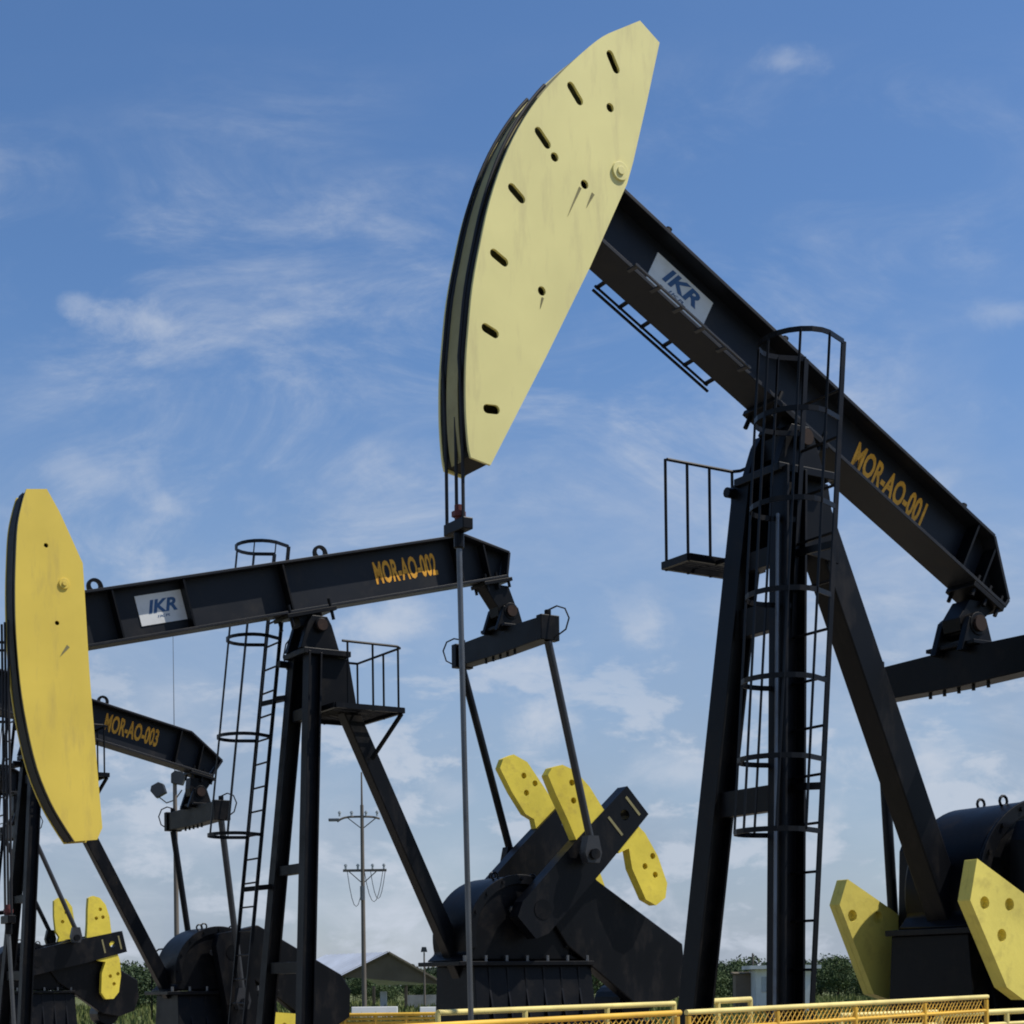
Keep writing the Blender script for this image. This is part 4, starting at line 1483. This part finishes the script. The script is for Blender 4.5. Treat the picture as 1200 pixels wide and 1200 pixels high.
# ------------------------------------------------------------------ trees
def leaf_cloud(rng, n_clump, per, w, h, z0, size):
    """leaf faces in clumps through an uneven crown."""
    cl = []
    while len(cl) < n_clump:
        p = rng.uniform(-1, 1, 3)
        if np.linalg.norm(p) <= 1.0 and rng.rand() < 0.35 + 0.65 * np.linalg.norm(p):
            cl.append(p)
    cl = np.array(cl)
    V = []
    for p in cl:
        c = np.array([p[0] * w, p[1] * w, z0 + h * 0.92 * (p[2] * 0.5 + 0.5)])
        rr = w * rng.uniform(0.22, 0.42)
        q = c + rng.normal(0, 1, (per, 3)) * np.array([rr, rr, rr * 0.7]) * 0.6
        V.append(q)
    C = np.concatenate(V)
    C[:, 2] = np.maximum(C[:, 2], z0 * 0.4)
    n = len(C)
    a = rng.normal(0, 1, (n, 3))
    a /= np.linalg.norm(a, axis=1)[:, None]
    b = np.cross(a, rng.normal(0, 1, (n, 3)))
    b /= np.linalg.norm(b, axis=1)[:, None]
    s = size * rng.uniform(0.6, 1.3, (n, 1))
    vs = np.stack([C - a * s, C + b * s * 0.6, C + a * s, C - b * s * 0.6], 1).reshape(-1, 3)
    fs = np.arange(4 * n).reshape(-1, 4)
    return vs, fs


def fast_mesh(name, vs, fs, mat):
    me = bpy.data.meshes.new(name)
    me.from_pydata([tuple(v) for v in vs], [], [tuple(f) for f in fs])
    me.materials.append(M[mat])
    return me


rng = np.random.RandomState(11)
CROWN, TRUNK = [], []
for k in range(5):
    h = 4.6 + 0.5 * k
    vs, fs = leaf_cloud(rng, 64, 85, 2.5 + 0.3 * (k % 3), h * 0.90, h * 0.06, 0.14)
    CROWN.append(fast_mesh('crown', vs, fs, ('leaf1', 'leaf2')[k % 2]))
    q = MB()
    q.tube([(0, 0, 0), (0.1, 0.05, h * 0.3), (0.0, 0.1, h * 0.62)], 0.17, 8, 0.06)
    for j in range(5):
        a = j * 1.3 + k
        q.tube([(0.06, 0.05, h * (0.26 + 0.05 * j)), (0.6 * math.cos(a), 0.6 * math.sin(a), h * (0.42 + 0.06 * j)), (1.25 * math.cos(a), 1.25 * math.sin(a), h * (0.52 + 0.06 * j))], 0.06, 5, 0.02)
    t = q.build('trunk', 'bark')
    TRUNK.append(t.data)
    bpy.data.objects.remove(t)

TREES = [  # photo column, distance, size, kind, label
    (828, 178, 0.75, 1, 'low bushy tree just right of the nearest far-side post leg'),
    (846, 186, 1.02, 0, 'tallest dark tree between the two front legs of the nearest pump jack'),
    (864, 196, 0.85, 3, 'rounded green tree next to the narrow brown hut'),
    (962, 190, 0.95, 2, 'dark tree at the right corner of the white cabin'),
    (982, 176, 0.85, 3, 'mid green tree right of the white cabin'),
    (1004, 188, 0.95, 0, 'dark tree left of the pale counterweight'),
    (1026, 168, 0.80, 1, 'green tree under the tip of the pale counterweight'),
    (1046, 180, 0.9, 4, 'dark tree behind the pale counterweight'),
    (700, 172, 0.70, 3, 'green bush under the belt guard of the second pump jack'),
    (722, 184, 0.75, 1, 'leafy bush below the slanted belt guard'),
    (160, 150, 0.95, 0, 'dark tree left of the rear leg of the third pump jack'),
    (146, 170, 0.9, 2, 'dark tree beside the hanging yellow counterweight at the left'),
    (182, 165, 0.75, 1, 'bushy tree under the rear leg of the third pump jack'),
    (488, 200, 0.75, 3, 'green tree beyond the right end of the open shed'),
    (506, 190, 0.7, 1, 'green tree left of the second pump jack pedestal'),
    (428, 175, 0.65, 3, 'green bush seen under the open shed roof'),
    (452, 168, 0.55, 1, 'low bush under the middle of the shed roof'),
]
for (px, y, sc, k, lab) in TREES:
    root = empty('tree', ((px - 600) / 2000 * y, y, 0), rng.uniform(0, 6.28))
    root.scale = (sc, sc, sc * 0.86)
    tag(root, lab, 'tree', 'trees along the field edge')
    for nm, me in (('crown', CROWN[k]), ('trunk', TRUNK[k])):
        c = bpy.data.objects.new(nm, me)
        COL.objects.link(c)
        c.parent = root

# far wood: one mass along the horizon
VS, FS, off = [], [], 0
for i in range(210):
    y = rng.uniform(330, 470)
    x = rng.uniform(-0.36, 0.36) * y
    h = rng.uniform(4.5, 8.0) * (1.0 + 0.25 * math.sin(x * 0.05))
    vs, fs = leaf_cloud(rng, 14, 20, rng.uniform(2.6, 4.4), h, 0.4, 0.55)
    vs = vs + np.array([x, y, 0])
    VS.append(vs)
    FS.append(fs + off)
    off += len(vs)
wood = bpy.data.objects.new('far_wood', fast_mesh('far_wood', np.concatenate(VS), np.concatenate(FS), 'leaf3'))
COL.objects.link(wood)
tag(wood, 'far-off dark wood along the horizon', 'wood', kind='stuff')

# tufts of grass in the field beyond the units
n = 26000
gy = rng.uniform(50, 170, n)
gx = rng.uniform(-0.33, 0.33, n) * gy
hh = rng.uniform(0.15, 0.55, n)
an = rng.uniform(0, 3.14, n)
ww = rng.uniform(0.05, 0.16, n)
vs = np.stack([np.stack([gx - ww * np.cos(an), gy - ww * np.sin(an), gx * 0], 1), np.stack([gx + ww * np.cos(an), gy + ww * np.sin(an), gx * 0], 1),
               np.stack([gx + rng.normal(0, .1, n), gy + rng.normal(0, .1, n), hh], 1)], 1).reshape(-1, 3)
gr = bpy.data.objects.new('grass', fast_mesh('grass', vs, np.arange(3 * n).reshape(-1, 3), 'grass'))
COL.objects.link(gr)
tag(gr, 'rough grass in the field beyond the pump jacks', 'grass', kind='stuff')
